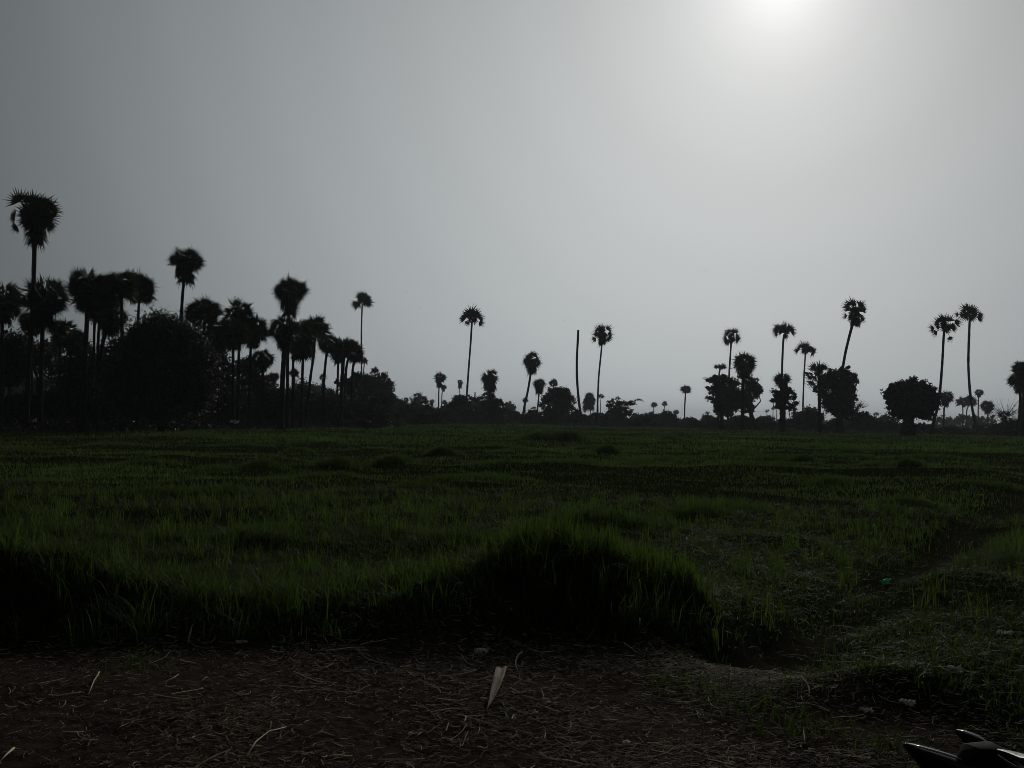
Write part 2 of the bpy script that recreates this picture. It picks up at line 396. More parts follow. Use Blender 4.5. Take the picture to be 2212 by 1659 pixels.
def tree(name, zone, d, lobes, label, cat='tree', trunk=None, tr=.25, leaf=.22, dens=1.0, mat=None, seed=0, group=None,
         twigs=0, twig_len=1.2, depth=.8, clump=.34, branches=None):
    rng = np.random.RandomState(seed + 77)
    s = ZN[zone][0]; zf = zfac(zone, lobes[0][0]); d *= zf; leaf *= zf; tr *= zf; twig_len *= zf; k = d / F
    L = []
    for lb in lobes:
        c = np.array(at(*zc(zone, lb[0], lb[1]), d)); E = np.array([lb[2] * s * k, 0, (lb[3] if len(lb) > 3 else lb[2]) * s * k])
        E[1] = (E[0] + E[2]) / 2 * depth
        c[1] += (rng.rand() - .5) * E[1] * .6; E = E * 1.12
        L.append((c, E))
    bx = np.mean([c[0] for c, _ in L]) if trunk is None else at(*zc(zone, trunk[0], 900), d).x
    gz = float(H(bx, d)) - .1
    base = (bx, d, gz)
    root = empty(name, base, label, cat, group)
    mb = MB()
    top = np.mean([c for c, _ in L], axis=0)
    low = min(c[2] - E[2] for c, E in L)
    fork = np.array([bx + (top[0] - bx) * .25, d, gz + max(.3, (min(top[2], low + 1.5) - gz) * .75)])
    b0 = np.array(base)
    mb.tube([b0, (b0 + fork) / 2 + rng.randn(3) * .05, fork], [tr * 1.5, tr, tr * .85], 9)
    for c, E in L:
        m = (fork + c) / 2 + rng.randn(3) * .12 * np.linalg.norm(c - fork)
        mb.tube([fork, m, c], [tr * .6, tr * .4, tr * .18], 6)
        for j in range(4):
            v = rng.randn(3); v = nrm(v); v[2] = abs(v[2])
            e = c + v * E * .85
            mb.tube([c, (c + e) / 2 + rng.randn(3) * .08 * E, e], [tr * .18, tr * .1, tr * .04], 4)
    for i in range(twigs):
        c, E = L[rng.randint(len(L))]
        az = rng.rand() * 6.28; v = nrm(np.array([math.cos(az), math.sin(az) * .6, .3 + rng.rand()]))
        s0 = c + v * E * .75; e = s0 + v * twig_len * (.4 + rng.rand()) + rng.randn(3) * .1
        mb.tube([s0, (s0 + e) / 2 + rng.randn(3) * .06, e], [.03, .02, .008], 4)
        e2 = s0 + (e - s0) * .5 + rng.randn(3) * .3 * twig_len * .6
        mb.tube([(s0 + e) / 2, e2], [.015, .006], 3)
    if branches:
        for pth in branches:
            mb.tube([fork] + [np.array(at(*zc(zone, *p), d)) for p in pth], np.linspace(tr * .5, .02, len(pth) + 1), 5)
    mb.build('trunk', M_BARK2, root, base, True)
    mb = MB()
    for c, E in L:
        area = 4 * math.pi * ((E[0] * E[1] + E[0] * E[2] + E[1] * E[2]) / 3)
        n = int(min(12000, max(150, dens * 3.0 * area / (leaf * leaf * .84))))
        leaf_cloud(mb, c, E, n, leaf, rng, clump)
    if branches:
        for pth in branches:
            Pp = [np.array(at(*zc(zone, *p), d)) for p in pth]
            for i in range(len(Pp) - 1):
                for t in (.2, .6, 1.0):
                    leaf_cloud(mb, Pp[i] * (1 - t) + Pp[i + 1] * t, np.array([.35, .35, .25]), 26, leaf * .7, rng, .8, 3)
    mb.build('crown', mat or M_LEAF, root, base)
    return root

# ------------------------------------------------------------------ ground
def ground():
    ys = np.concatenate([[-300, -100, -40, -15, -6, -2, 0, 1], np.arange(1.5, 14, .07), 14 * np.exp(np.arange(1, 190) * .0305)])
    xp = np.concatenate([np.arange(0, 8, .08), 8 * np.exp(np.arange(0, 120) * .0525)])
    xs = np.concatenate([-xp[::-1][:-1], xp])
    X, Y = np.meshgrid(xs, ys); Z = H(X, Y)
    V = np.stack([X, Y, Z], -1).reshape(-1, 3); nx, ny = len(xs), len(ys)
    i = np.arange(ny - 1)[:, None] * nx + np.arange(nx - 1)[None]
    q = np.stack([i, i + 1, i + nx + 1, i + nx], -1).reshape(-1, 4)
    x, y = V[:, 0], V[:, 1]
    soil = 1 - sstep(-.15, .25, y - yedge(x) + (vnoise(x, y, .35) - .5) * .5)
    soil = np.maximum(soil, .6 * np.exp(-(path_dist(x, y) / .3) ** 2))
    m = new_mat('ground_soil_and_turf'); t = m.node_tree
    tc = N(t, 'ShaderNodeTexCoord')
    def noise(sc, det=6, st=None):
        n = N(t, 'ShaderNodeTexNoise'); n.inputs['Scale'].default_value = sc; n.inputs['Detail'].default_value = det
        src = tc.outputs['Object']
        if st:
            mp = N(t, 'ShaderNodeMapping'); mp.inputs['Scale'].default_value = st; t.links.new(src, mp.inputs[0]); src = mp.outputs[0]
        t.links.new(src, n.inputs[0]); return n
    def rampn(src, a, b, p0=.3, p1=.7):
        c = N(t, 'ShaderNodeValToRGB'); c.color_ramp.elements[0].position = p0; c.color_ramp.elements[1].position = p1
        c.color_ramp.elements[0].color = (*a, 1); c.color_ramp.elements[1].color = (*b, 1); t.links.new(src, c.inputs[0]); return c.outputs[0]
    n1 = noise(1.1); n2 = noise(14, 8, (1, .6, 1)); n3 = noise(90, 4)
    s1 = rampn(n1.outputs[0], (.024, .020, .017), (.060, .050, .042))
    s2 = rampn(n2.outputs[0], (.55, .5, .46), (1.25, 1.2, 1.15))
    mm = N(t, 'ShaderNodeMix', data_type='RGBA', blend_type='MULTIPLY'); mm.inputs[0].default_value = 1
    t.links.new(s1, mm.inputs[6]); t.links.new(s2, mm.inputs[7])
    g1 = rampn(noise(.35).outputs[0], (.010, .013, .006), (.020, .026, .010))
    mx = N(t, 'ShaderNodeMix', data_type='RGBA'); a = N(t, 'ShaderNodeAttribute', attribute_name='tint')
    t.links.new(a.outputs['Fac'], mx.inputs[0]); t.links.new(g1, mx.inputs[6]); t.links.new(mm.outputs[2], mx.inputs[7])
    p = N(t, 'ShaderNodeBsdfPrincipled'); p.inputs['Roughness'].default_value = .95; p.inputs['Specular IOR Level'].default_value = 0
    t.links.new(mx.outputs[2], p.inputs['Base Color'])
    ad = math_n(t, 'ADD', math_n(t, 'MULTIPLY', n2.outputs[0], 1.0), math_n(t, 'MULTIPLY', n3.outputs[0], .25))
    bp = N(t, 'ShaderNodeBump'); bp.inputs['Strength'].default_value = .8; bp.inputs['Distance'].default_value = .03
    t.links.new(ad, bp.inputs['Height']); t.links.new(bp.outputs[0], p.inputs['Normal'])
    o = N(t, 'ShaderNodeOutputMaterial'); t.links.new(p.outputs[0], o.inputs[0])
    g = make('ground', V, q, m, tint=soil, smooth=True)
    tag(g, 'dark bare soil lane in front turning into the green field', 'ground', kind='structure')
ground()

# ------------------------------------------------------------------ grass
def blades(X, Y, hgt, wid, rng, tint, bend=.5, levels=3, lean_bias=None):
    n = len(X); Z = H(X, Y)
    a = rng.rand(n) * 2 * np.pi; side = np.stack([np.cos(a), np.sin(a), np.zeros(n)], 1)
    b = a + np.pi / 2 + rng.randn(n) * .5
    out = np.stack([np.cos(b), np.sin(b), np.zeros(n)], 1)
    B = np.stack([X, Y, Z - .01], 1)
    bd = bend * (.2 + 1.1 * rng.rand(n) ** 1.5)
    V = []; W = []
    for l in range(levels + 1):
        t = l / levels
        up = hgt * (t - .45 * np.minimum(bd, 1.6) * t ** 2.2)
        o = hgt * bd * t ** 1.8
        c = B + out * o[:, None]; c[:, 2] += up
        if l < levels:
            w = wid * (1 - .75 * t ** 1.5) / 2
            V += [c - side * w[:, None], c + side * w[:, None]]
        else: V += [c]
    m = len(V); V = np.stack(V, 1).reshape(-1, 3)
    i0 = np.arange(n)[:, None] * m
    q = [i0 + np.array([[2 * l, 2 * l + 1, 2 * l + 3, 2 * l + 2]]) for l in range(levels - 1)]
    t_ = i0 + np.array([[2 * levels - 2, 2 * levels - 1, 2 * levels]])
    return V, (np.concatenate(q) if q else None), t_, np.repeat(tint, m)
def add_bl(mb, r):
    V, q, t, ti = r; mb.add(V, q, t, ti)
def grass_density(x, y):
    clear = 1 - np.exp(-(np.hypot(x - BOT.x, (y - BOT.y + .1) * .7) / .34) ** 4)
    e = y - yedge(x) + (vnoise(x, y, .5) - .5) * .55
    g = sstep(0, .4, e)
    pd = path_dist(x, y); g = g * (1 - .92 * np.exp(-(pd / (.34 + .018 * y)) ** 4) * (.6 + .4 * sstep(.2, .6, vnoise(x, y, .6))))
    return g * clear
def patch(x, y):
    return np.clip(.15 + 1.1 * (vnoise(x, y, 1.7) * .6 + vnoise(x + 9, y, .6) * .4 - .2), 0, 1)
def patch3(x, y):
    return np.clip(1.5 * (vnoise(x, y, 5.5) * .45 + vnoise(x + 31, y * 1.6, 2.4) * .35 + vnoise(x, y * 2, 12) * .35 - .32), 0, 1)
def scatter(n, y0, y1, rng, margin=1.16, power=1.0):
    # even over a wedge a little wider than the view
    u = rng.rand(n); y = np.sqrt(y0 ** 2 + u * (y1 ** 2 - y0 ** 2)) if power == 1 else y0 * (y1 / y0) ** u
    x = (rng.rand(n) * 2 - 1) * (.577 * margin * y + 1.0)
    return x, y
def field_grass():
    rng = np.random.RandomState(3); mb = MB()
    # near
    x, y = scatter(150000, 3.0, 15, rng)
    keep = rng.rand(len(x)) < grass_density(x, y) * (.45 + .75 * patch(x, y)); x, y = x[keep], y[keep]
    pt = patch(x, y)
    yc = 7.7; top = np.exp(-((y - 7.6) / .8) ** 2) * np.interp(x, BX, BH) * 1.5
    hum = sum(np.exp(-((x - hx) / rx) ** 2 - ((y - hy) / ry) ** 2) * (h > .1) for hx, hy, rx, ry, h in HUMPS[-5:])
    h = (.09 + .17 * rng.rand(len(x)) ** 1.6) * (.45 + 1.0 * pt * (.5 + vnoise(x, y, .22))) * (1 + .9 * np.clip(top + hum * .7, 0, 1.1))
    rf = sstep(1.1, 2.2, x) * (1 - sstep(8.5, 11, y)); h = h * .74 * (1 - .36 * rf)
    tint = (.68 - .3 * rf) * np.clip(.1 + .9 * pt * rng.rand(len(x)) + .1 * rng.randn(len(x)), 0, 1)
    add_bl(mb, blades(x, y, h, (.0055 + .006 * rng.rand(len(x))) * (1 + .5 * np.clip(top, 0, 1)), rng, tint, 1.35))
    # coarse ragged clumps on the bank
    cx = -5 + 6.7 * rng.rand(230); cy = 6.7 + .1 * cx + 1.3 * rng.rand(230); m = 26
    x = np.repeat(cx, m) + rng.randn(230 * m) * .07; y = np.repeat(cy, m) + rng.randn(230 * m) * .06
    add_bl(mb, blades(x, y, (.12 + .24 * rng.rand(len(x))) * np.repeat(.5 + .8 * rng.rand(230), m), .006 + .007 * rng.rand(len(x)), rng, np.repeat(.1 + .6 * rng.rand(230), m), .85))
    # fresh upright tufts
    cx, cy = scatter(1500, 7.6, 20, rng); k = rng.rand(len(cx)) < grass_density(cx, cy) * patch(cx, cy) * 1.2 * (1 - .8 * (cx > 1.6) * (cy < 10)); cx, cy = cx[k], cy[k]
    cx = np.concatenate([cx, .0 + 1.7 * rng.rand(80), -1.4 + 1.6 * rng.rand(24)]); cy = np.concatenate([cy, 7.5 + .5 * rng.rand(104)])
    m = 16; x = np.repeat(cx, m) + rng.randn(len(cx) * m) * .05; y = np.repeat(cy, m) + rng.randn(len(cx) * m) * .05
    add_bl(mb, blades(x, y, .15 + .20 * rng.rand(len(x)), .008 + .007 * rng.rand(len(x)), rng, np.repeat(.55 + .45 * rng.rand(len(cx)), m), .4))
    # weeds on the lane
    cx = np.array([1.25, 1.5, 1.05, 1.7, 2.0, 1.9, -.25, 2.4, 2.75, 2.6, 2.9, 3.0, 1.6, -2.4, 1.35]); cy = np.array([5.6, 5.35, 5.8, 5.0, 4.6, 5.5, 3.55, 4.2, 3.9, 3.5, 3.3, 3.8, 4.9, 5.9, 5.2])
    m = 90; x = np.repeat(cx, m) + rng.randn(len(cx) * m) * .14; y = np.repeat(cy, m) + rng.randn(len(cx) * m) * .12
    add_bl(mb, blades(x, y, .05 + .09 * rng.rand(len(x)), .005 + .004 * rng.rand(len(x)), rng, .5 * rng.rand(len(x)), .9))
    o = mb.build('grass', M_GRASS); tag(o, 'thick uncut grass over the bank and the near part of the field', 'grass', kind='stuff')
    mb = MB(); x, y = scatter(42000, 3.2, 22, rng); k = rng.rand(len(x)) < grass_density(x, y) * (.35 + .5 * vnoise(x, y, .9)) * (1 - .65 * sstep(1.3, 2.4, x) * (1 - sstep(9, 13, y))); x, y = x[k], y[k]
    add_bl(mb, blades(x, y, (.10 + .22 * rng.rand(len(x))) * (.7 + .5 * vnoise(x, y, .3)), .004 + .004 * rng.rand(len(x)) * (1 + y / 12), rng, rng.rand(len(x)), 1.3))
    o = mb.build('dry_grass', M_DRY); tag(o, 'thin withered grey blades mixed through the near grass', 'grass', kind='stuff')
    # middle distance
    mb = MB()
    x, y = scatter(150000, 14, 60, rng, 1.1, 2); k = rng.rand(len(x)) < grass_density(x, y) * (.25 + .9 * patch3(x, y)); x, y = x[k], y[k]
    pt = patch3(x, y)
    sc = y / 14
    h = (.10 + .13 * rng.rand(len(x))) * (.6 + .7 * pt)
    add_bl(mb, blades(x, y, h, .010 * sc ** .75, rng, np.clip(.2 + .8 * pt * rng.rand(len(x)) + .1, 0, 1), 1.0, 2))
    x, y = scatter(90000, 58, 330, rng, 1.1, 2); pt = patch3(x, y)
    add_bl(mb, blades(x, y, (.16 + .16 * rng.rand(len(x))) * (.6 + pt), .038 * (y / 58) ** .9, rng, np.clip(.2 + .6 * pt * rng.rand(len(x)) + .15, 0, 1), .5, 1))
    # rank grass on the far tussocks and the bund
    for hx, hy, rx, ry, hh in HUMPS[:-5]:
        n = int(500 + 2500 * hh); x = hx + rng.randn(n) * rx * .6; y = hy + rng.randn(n) * ry * .6
        add_bl(mb, blades(x, y, (.12 + .3 * rng.rand(n)) * (.5 + hh * 1.2), np.full(n, .012 * (hy / 14) ** .8), rng, .35 * rng.rand(n), .8, 2))
    o = mb.build('field_grass', M_FIELD); tag(o, 'green grass of the open field reaching back to the trees', 'grass', kind='stuff')
field_grass()

def straw():
    rng = np.random.RandomState(5)
    def strips(n, Lr, Wr, tint, xr, yr, lift, curl):
        x = xr[0] + (xr[1] - xr[0]) * rng.rand(n); y = yr[0] + (yr[1] - yr[0]) * rng.rand(n)
        keep = rng.rand(n) < (1 - .97 * sstep(-.1, .55, y - yedge(x) + (vnoise(x, y, .5) - .5) * .7)) * np.clip(.25 + 1.2 * (vnoise(x + 3, y, .8) - .15) , .1, 1) * (.22 + .78 * sstep(-2.4, -.9, x + .3 * (5 - y)))
        x, y = x[keep], y[keep]; n = len(x)
        a = rng.rand(n) * np.pi; a = np.where(rng.rand(n) < .55, rng.randn(n) * .35, a)
        L = Lr[0] + (Lr[1] - Lr[0]) * rng.rand(n) ** 2.2; Wd = (Wr[0] + (Wr[1] - Wr[0]) * rng.rand(n)) / 2
        cu = rng.randn(n) * curl; el = rng.randn(n) * lift
        V = []
        for l in range(4):
            t = l / 3 - .5; aa = a + cu * t
            px = x + np.cos(aa) * L * t; py = y + np.sin(aa) * L * t
            pz = H(px, py) + .006 + .01 * rng.rand(n) + np.maximum(-.002, el * L * t)
            nx, ny = -np.sin(aa), np.cos(aa)
            V += [np.stack([px - nx * Wd, py - ny * Wd, pz], 1), np.stack([px, py, pz + Wd * 1.1], 1), np.stack([px + nx * Wd, py + ny * Wd, pz], 1)]
        V = np.stack(V, 1).reshape(-1, 3); i = np.arange(n)[:, None] * 12
        q = []
        for l in range(3):
            for (p0, p1) in ((0, 1), (1, 2), (2, 0)): q.append(i + np.array([[l * 3 + p0, l * 3 + p1, l * 3 + 3 + p1, l * 3 + 3 + p0]]))
        mb.add(V, np.concatenate(q), tint=np.repeat(tint(n), 12))
    mb = MB()
    strips(120000, (.012, .11), (.0018, .0038), lambda n: .38 * rng.rand(n) ** 1.8, (-4.6, 4.4), (2.4, 7.0), .14, .25)
    strips(24000, (.015, .09), (.003, .006), lambda n: .25 + .75 * rng.rand(n) ** 1.5, (-4.6, 4.4), (2.4, 7.0), .3, .25)
    strips(900, (.05, .28), (.0045, .009), lambda n: .4 + .6 * rng.rand(n), (-4.4, 4.2), (2.6, 6.6), .25, .3)
    o = mb.build('straw_litter', M_STRAW); tag(o, 'scattered broken straw and dry stalks over the dark soil lane', 'straw', kind='stuff')
straw()

# ------------------------------------------------------------------ litter lying on the lane (each a thing)
def bent_stalk(pxs, w, label, tint=.8, name='dry_stalk', zs=0.012):
    mb = MB(); P = []
    for i, (px, py) in enumerate(pxs):
        g = ground_hit(px, py); g.z += zs + .01 * math.sin(i); P.append(g)
    b = tuple(P[0]); mb.tube(P, np.linspace(w, w * .6, len(P)), 6, tint); o = mb.build(name, M_STRAW, None, b, True)
    tag(o, label, 'dry stalk'); return o
bent_stalk([(1128, 1412), (1119, 1422), (1114, 1434), (1114, 1444), (1120, 1451)], .006, 'pale curved dry stalk lying right of the crumpled foil')
bent_stalk([(214, 1456), (211, 1466), (203, 1478), (197, 1490), (191, 1502)], .005, 'pale crooked stalk lying on bare brown soil at left')
bent_stalk([(30, 1622), (14, 1640), (0, 1656)], .006, 'pale stalk at the bottom left corner of the lane')
bent_stalk([(352, 1478), (372, 1474), (386, 1464)], .004, 'short slanting stalk between the left soil and the straw')
bent_stalk([(534, 1638), (552, 1612), (580, 1590), (618, 1577)], .005, 'long curved dry stalk near the bottom of the lane at left')
def upright_stalk():
    g = ground_hit(405, 1390); mb = MB()
    mb.tube([g - Vector((0, 0, .03)), g + Vector((.015, 0, .06)), g + Vector((.03, 0, .13))], [.006, .007, .002], 6, .6)
    tag(mb.build('dry_stalk', M_STRAW, None, tuple(g), True), 'short pale stalk standing upright against the black bank at left', 'dry stalk')
upright_stalk()
def dry_leaf():
    # tapering piece of palm leaf sheath, lying tilted on the straw
    c = [(1083, 1464, 13), (1077, 1484, 13), (1070, 1505, 10.5), (1062, 1526, 6.5), (1053, 1546, 1.5)]
    mb = MB(); V = []; 
    for i, (px, py, hw) in enumerate(c):
        g = ground_hit(px, py); k = g.y / F
        for j in range(5):
            u = j / 4 * 2 - 1
            V.append((g.x + u * hw * .88 * k, g.y + .01 * u, g.z + .03 + .028 * (1 - i / 4) + .012 * (u * u) + (.008 if i == 0 and j % 2 else 0)))
    top = np.array(V); bot = top - np.array([0, 0, .004]); A = np.concatenate([top, bot]); q = []
    for i in range(4):
        for j in range(4):
            a = i * 5 + j; q.append((a, a + 1, a + 6, a + 5)); q.append((25 + a + 5, 25 + a + 6, 25 + a + 1, 25 + a))
    for i in range(4):
        a = i * 5; q.append((a, a + 5, a + 30, a + 25)); a += 4; q.append((a + 25, a + 30, a + 5, a))
    for j in range(4): q.append((j + 25, j + 26, j + 1, j)); q.append((20 + j, 21 + j, 46 + j, 45 + j))
    mb.add(A, q, tint=.9); b = tuple(ground_hit(1070, 1505))
    o = mb.build('dried_leaf', plain_mat('dried_leaf_skin', (.12, .095, .065), (.21, .17, .12), 26, .75, .5, .2, (1, .25, 1)), None, b)
    tag(o, 'large pale tan tapering piece of dried leaf lying on the straw', 'dried leaf')
dry_leaf()
M_FOIL = plain_mat('crumpled_foil', (.35, .36, .37), (.7, .71, .72), 30, .35, .8, .6, metallic=.6)
M_PAPER = plain_mat('scrap_paper', (.40, .38, .34), (.66, .63, .57), 24, .8, .6, .2)
def scrap(px, py, L, Wd, ang, label, mat, name, cat, seed, lift=.02):
    rng = np.random.RandomState(seed); L *= .8; Wd *= .8; g = ground_hit(px, py); nx, ny = 9, 6
    V = []
    for j in range(ny):
        for i in range(nx):
            u = (i / (nx - 1) - .5) * L; v = (j / (ny - 1) - .5) * Wd * (1 - .35 * abs(i / (nx - 1) - .5) * 2)
            V.append((g.x + u * math.cos(ang) - v * math.sin(ang) + rng.randn() * .004, g.y + u * math.sin(ang) + v * math.cos(ang), g.z + .012 + lift * rng.rand() * (1.1 - abs(j / (ny - 1) - .5))))
    top = np.array(V); A = np.concatenate([top, top - np.array([0, 0, .003])]); q = []; n = nx * ny
    for j in range(ny - 1):
        for i in range(nx - 1):
            a = j * nx + i; q.append((a, a + 1, a + nx + 1, a + nx)); q.append((n + a + nx, n + a + nx + 1, n + a + 1, n + a))
    mb = MB(); mb.add(A, q); tag(mb.build(name, mat, None, tuple(g)), label, cat)
scrap(1040, 1416, .13, .08, .1, 'crumpled silver foil wrapper at the foot of the black bank', M_FOIL, 'foil_wrapper', 'wrapper', 1, .05)
scrap(2172, 1376, .16, .08, -.1, 'pale crumpled scrap beside the trodden path near the right edge', M_PAPER, 'paper_scrap', 'scrap', 2, .05)
scrap(2062, 1453, .11, .07, 0, 'small grey scrap on the dark ground left of the weeds at right', M_PAPER, 'paper_scrap', 'scrap', 3, .04)
scrap(1960, 1529, .11, .06, -.3, 'whitish torn scrap on the straw above the motorcycle', M_PAPER, 'paper_scrap', 'scrap', 4, .04)
scrap(1872, 1544, .10, .05, -.5, 'dull thin scrap left of the whitish torn scrap above the motorcycle', M_PAPER, 'paper_scrap', 'scrap', 5, .03)
scrap(523, 1394, .10, .05, .2, 'small grey brown scrap on the lane below the left bank', M_PAPER, 'paper_scrap', 'scrap', 6, .03)
scrap(1352, 1612, .05, .04, .6, 'tiny pale flake among the straw near the bottom centre', M_PAPER, 'paper_scrap', 'scrap', 8, .02)
def bottle():
    g = ground_hit(1913, 1264); root = empty('plastic_bottle', tuple(g), 'crushed bright green plastic bottle lying on the trodden path in the grass', 'bottle')
    m = new_mat('green_plastic'); t = m.node_tree; p = N(t, 'ShaderNodeBsdfPrincipled'); nz = N(t, 'ShaderNodeTexNoise'); nz.inputs['Scale'].default_value = 40
    cr = N(t, 'ShaderNodeValToRGB'); cr.color_ramp.elements[0].color = (0, .16, .06, 1); cr.color_ramp.elements[1].color = (.02, .42, .18, 1)
    t.links.new(nz.outputs[0], cr.inputs[0]); t.links.new(cr.outputs[0], p.inputs[0]); p.inputs['Roughness'].default_value = .25
    tr = N(t, 'ShaderNodeBsdfTranslucent'); tr.inputs[0].default_value = (.03, .75, .30, 1); ms = N(t, 'ShaderNodeMixShader'); ms.inputs[0].default_value = .6
    t.links.new(p.outputs[0], ms.inputs[1]); t.links.new(tr.outputs[0], ms.inputs[2]); o = N(t, 'ShaderNodeOutputMaterial'); t.links.new(ms.outputs[0], o.inputs[0])
    ax = nrm(np.array([.78, .6, .12])); s = np.array(g) + np.array([0, 0, .05]) - ax * .07; rng = np.random.RandomState(4)
    prof = [(0, .012), (.004, .032), (.03, .036), (.06, .031), (.09, .035), (.12, .033), (.145, .022), (.16, .013), (.175, .012)]
    mb = MB(); mb.tube([s + ax * a + np.array([0, 0, .004 * rng.randn()]) for a, r in prof], [r for a, r in prof], 12, .5, True, .72); mb.build('body', m, root, tuple(g))
    mb = MB(); mb.tube([s + ax * .172, s + ax * .19], [.015, .015], 12); mb.build('cap', M_PAPER, root, tuple(g))
bottle()

# ------------------------------------------------------------------ parked motorcycle, only its tail end reaches into the frame
def motorcycle():
    blk = plain_mat('gloss_black_paint', (.004, .005, .006), (.006, .007, .008), 3, .3, 0, .25, coat=.12)
    rub = plain_mat('rubber', (.012, .012, .012), (.02, .02, .02), 30, .85, .2)
    chrome = plain_mat('brushed_chrome', (.30, .31, .32), (.45, .46, .47), 12, .25, 0, .5, metallic=1)
    grey = plain_mat('grey_plastic', (.030, .032, .034), (.05, .052, .054), 60, .38, .1, .5)
    ax = np.array([2.05, 2.2, 0]); root = empty('motorcycle', (2.05, 2.2, 0), 'black motorcycle parked beside the lane, glossy tail poking in at the bottom right corner', 'motorcycle'); B = (2.05, 2.2, 0)
    def part(name, pts, rad, mat, n=16, ell=1.0, smooth=True, parent=root):
        mb = MB(); mb.tube(pts, rad, n, .5, True, ell); return mb.build(name, mat, parent, B, smooth)
    def loft(name, secs, mat, parent=root):
        """secs: (centre, half width across, half height, crown) closed shell with a flat keeled section"""
        mb = MB(); rings = []
        prof = [(-1, .72), (-.86, .98), (-.4, 1.05), (.4, 1.05), (.86, .98), (1, .72), (.8, -.1), (.45, -1), (-.45, -1), (-.8, -.1)]
        P = np.array([s_[0] for s_ in secs], float); T = np.gradient(P, axis=0)
        for (c, w, h), t_ in zip(secs, T):
            t_ = nrm(t_); sd = nrm(np.cross(t_, [0, 0, 1])); up = np.cross(sd, t_)
            rings.append([np.array(c) + sd * w * u + up * h * v for u, v in prof])
        n = len(prof); V = np.array(rings).reshape(-1, 3); q = []
        for i in range(len(secs) - 1):
            for j in range(n): q.append((i * n + j, (i + 1) * n + j, (i + 1) * n + (j + 1) % n, i * n + (j + 1) % n))
        V = np.concatenate([V, [P[0], P[-1]]]); L = len(secs) * n
        t = [(L, j, (j + 1) % n) for j in range(n)] + [(L + 1, L - n + (j + 1) % n, L - n + j) for j in range(n)]
        mb.add(V, q, t); o = mb.build(name, mat, parent, B, False)
        bv = o.modifiers.new('b', 'BEVEL'); bv.width = .002; bv.segments = 2; return o
    p = lambda x, y, d: np.array(at(x, y, d))
    # tail cowl: pointed, rising to its tip
    tip = p(1953, 1604, 2.50); dn = lambda q, h: q - np.array([0, 0, h])
    loft('tail_cowl', [(dn(tip, .005), .004, .005), (dn(p(1966, 1606, 2.49), .012), .013, .012), (dn(p(1996, 1614, 2.47), .026), .021, .026), (dn(p(2040, 1628, 2.44), .045), .026, .045),
                       (dn(p(2090, 1644, 2.41), .062), .030, .062), (dn(p(2160, 1668, 2.36), .085), .035, .085), (dn(p(2260, 1700, 2.30), .10), .04, .10)], blk)
    part('cowl_highlight', [p(1957, 1606, 2.47), p(1990, 1614, 2.445), (p(2035, 1627, 2.41)), p(2078, 1641, 2.38)], [.002, .003, .003, .002], chrome, 8)  # bright chrome line standing in for the sky highlight along the cowl edge
    loft('grab_rail', [(dn(p(2066, 1575, 2.58), .006), .008, .006), (dn(p(2080, 1578, 2.57), .012), .016, .012), (dn(p(2104, 1586, 2.55), .022), .016, .022), (dn(p(2122, 1597, 2.53), .03), .006, .03),
                       (dn(p(2150, 1614, 2.50), .04), .005, .04), (dn(p(2185, 1636, 2.46), .05), .006, .05), (dn(p(2240, 1672, 2.42), .05), .02, .05)], blk)
    part('rail_highlight', [p(2066, 1577, 2.565), p(2082, 1581, 2.55), p(2104, 1589, 2.53), p(2118, 1597, 2.51)], [.002, .004, .003, .001], chrome, 8)  # thin chrome tube drawn as the highlight on the rail's lit upper edge
    # side panel and seat running off to the right
    loft('side_panel', [(p(2154, 1621, 2.36), .004, .004), (p(2176, 1627, 2.34), .012, .006), (p(2210, 1641, 2.31), .022, .010), (p(2250, 1656, 2.27), .035, .025), (p(2330, 1680, 2.2), .06, .05)], grey)
    matt = plain_mat('matt_black_plastic', (.006, .006, .006), (.009, .009, .009), 40, .75, .1, .1)
    loft('rear_body', [(dn(p(2082, 1640, 2.40), .03), .02, .03), (dn(p(2096, 1612, 2.42), .05), .03, .05), (dn(p(2122, 1602, 2.43), .07), .04, .07), (dn(p(2150, 1618, 2.42), .08), .04, .08),
                       (dn(p(2180, 1640, 2.40), .09), .05, .09), (dn(p(2260, 1672, 2.34), .10), .06, .10)], matt)
    part('panel_edge', [p(2155, 1630, 2.30), p(2170, 1643, 2.29), p(2192, 1657, 2.27), p(2215, 1666, 2.25)], [.001, .004, .005, .003], grey, 8)
    loft('seat', [((1.50, 2.28, .70), .09, .03), ((1.7, 2.25, .72), .13, .045), ((2.0, 2.2, .74), .14, .045), ((2.2, 2.17, .78), .10, .04)], rub)
    loft('fuel_tank', [((2.15, 2.18, .80), .08, .05), ((2.3, 2.15, .84), .14, .10), ((2.5, 2.12, .86), .15, .11), ((2.66, 2.1, .84), .08, .06)], blk)
    loft('engine', [((2.0, 2.2, .40), .10, .10), ((2.2, 2.17, .42), .15, .17), ((2.4, 2.14, .42), .13, .15), ((2.5, 2.12, .42), .06, .08)], grey)
    for a, b_, r in (((1.55, 2.27, .68), (2.1, 2.19, .40), .018), ((2.1, 2.19, .40), (1.55, 2.27, .31), .022), ((2.65, 2.1, .84), (2.4, 2.14, .35), .02), ((2.6, 2.1, .80), (1.9, 2.21, .62), .02)):
        part('frame_tube', [a, b_], [r, r], blk, 10)
    for s_ in (-1, 1):
        part('fork', [(2.66 + s_ * .015, 2.1 + s_ * .08, .92), (2.98 + s_ * .015, 2.05 + s_ * .08, .31)], [.02, .024], chrome, 10)
        part('handlebar', [(2.66, 2.1, .95), (2.62 + s_ * .03, 2.1 + s_ * .2, 1.02), (2.5 + s_ * .05, 2.12 + s_ * .36, 1.0)], [.013, .013, .016], rub, 8)
    part('headlight', [(2.72, 2.08, .86), (2.80, 2.07, .85)], [.06, .09], chrome, 16)
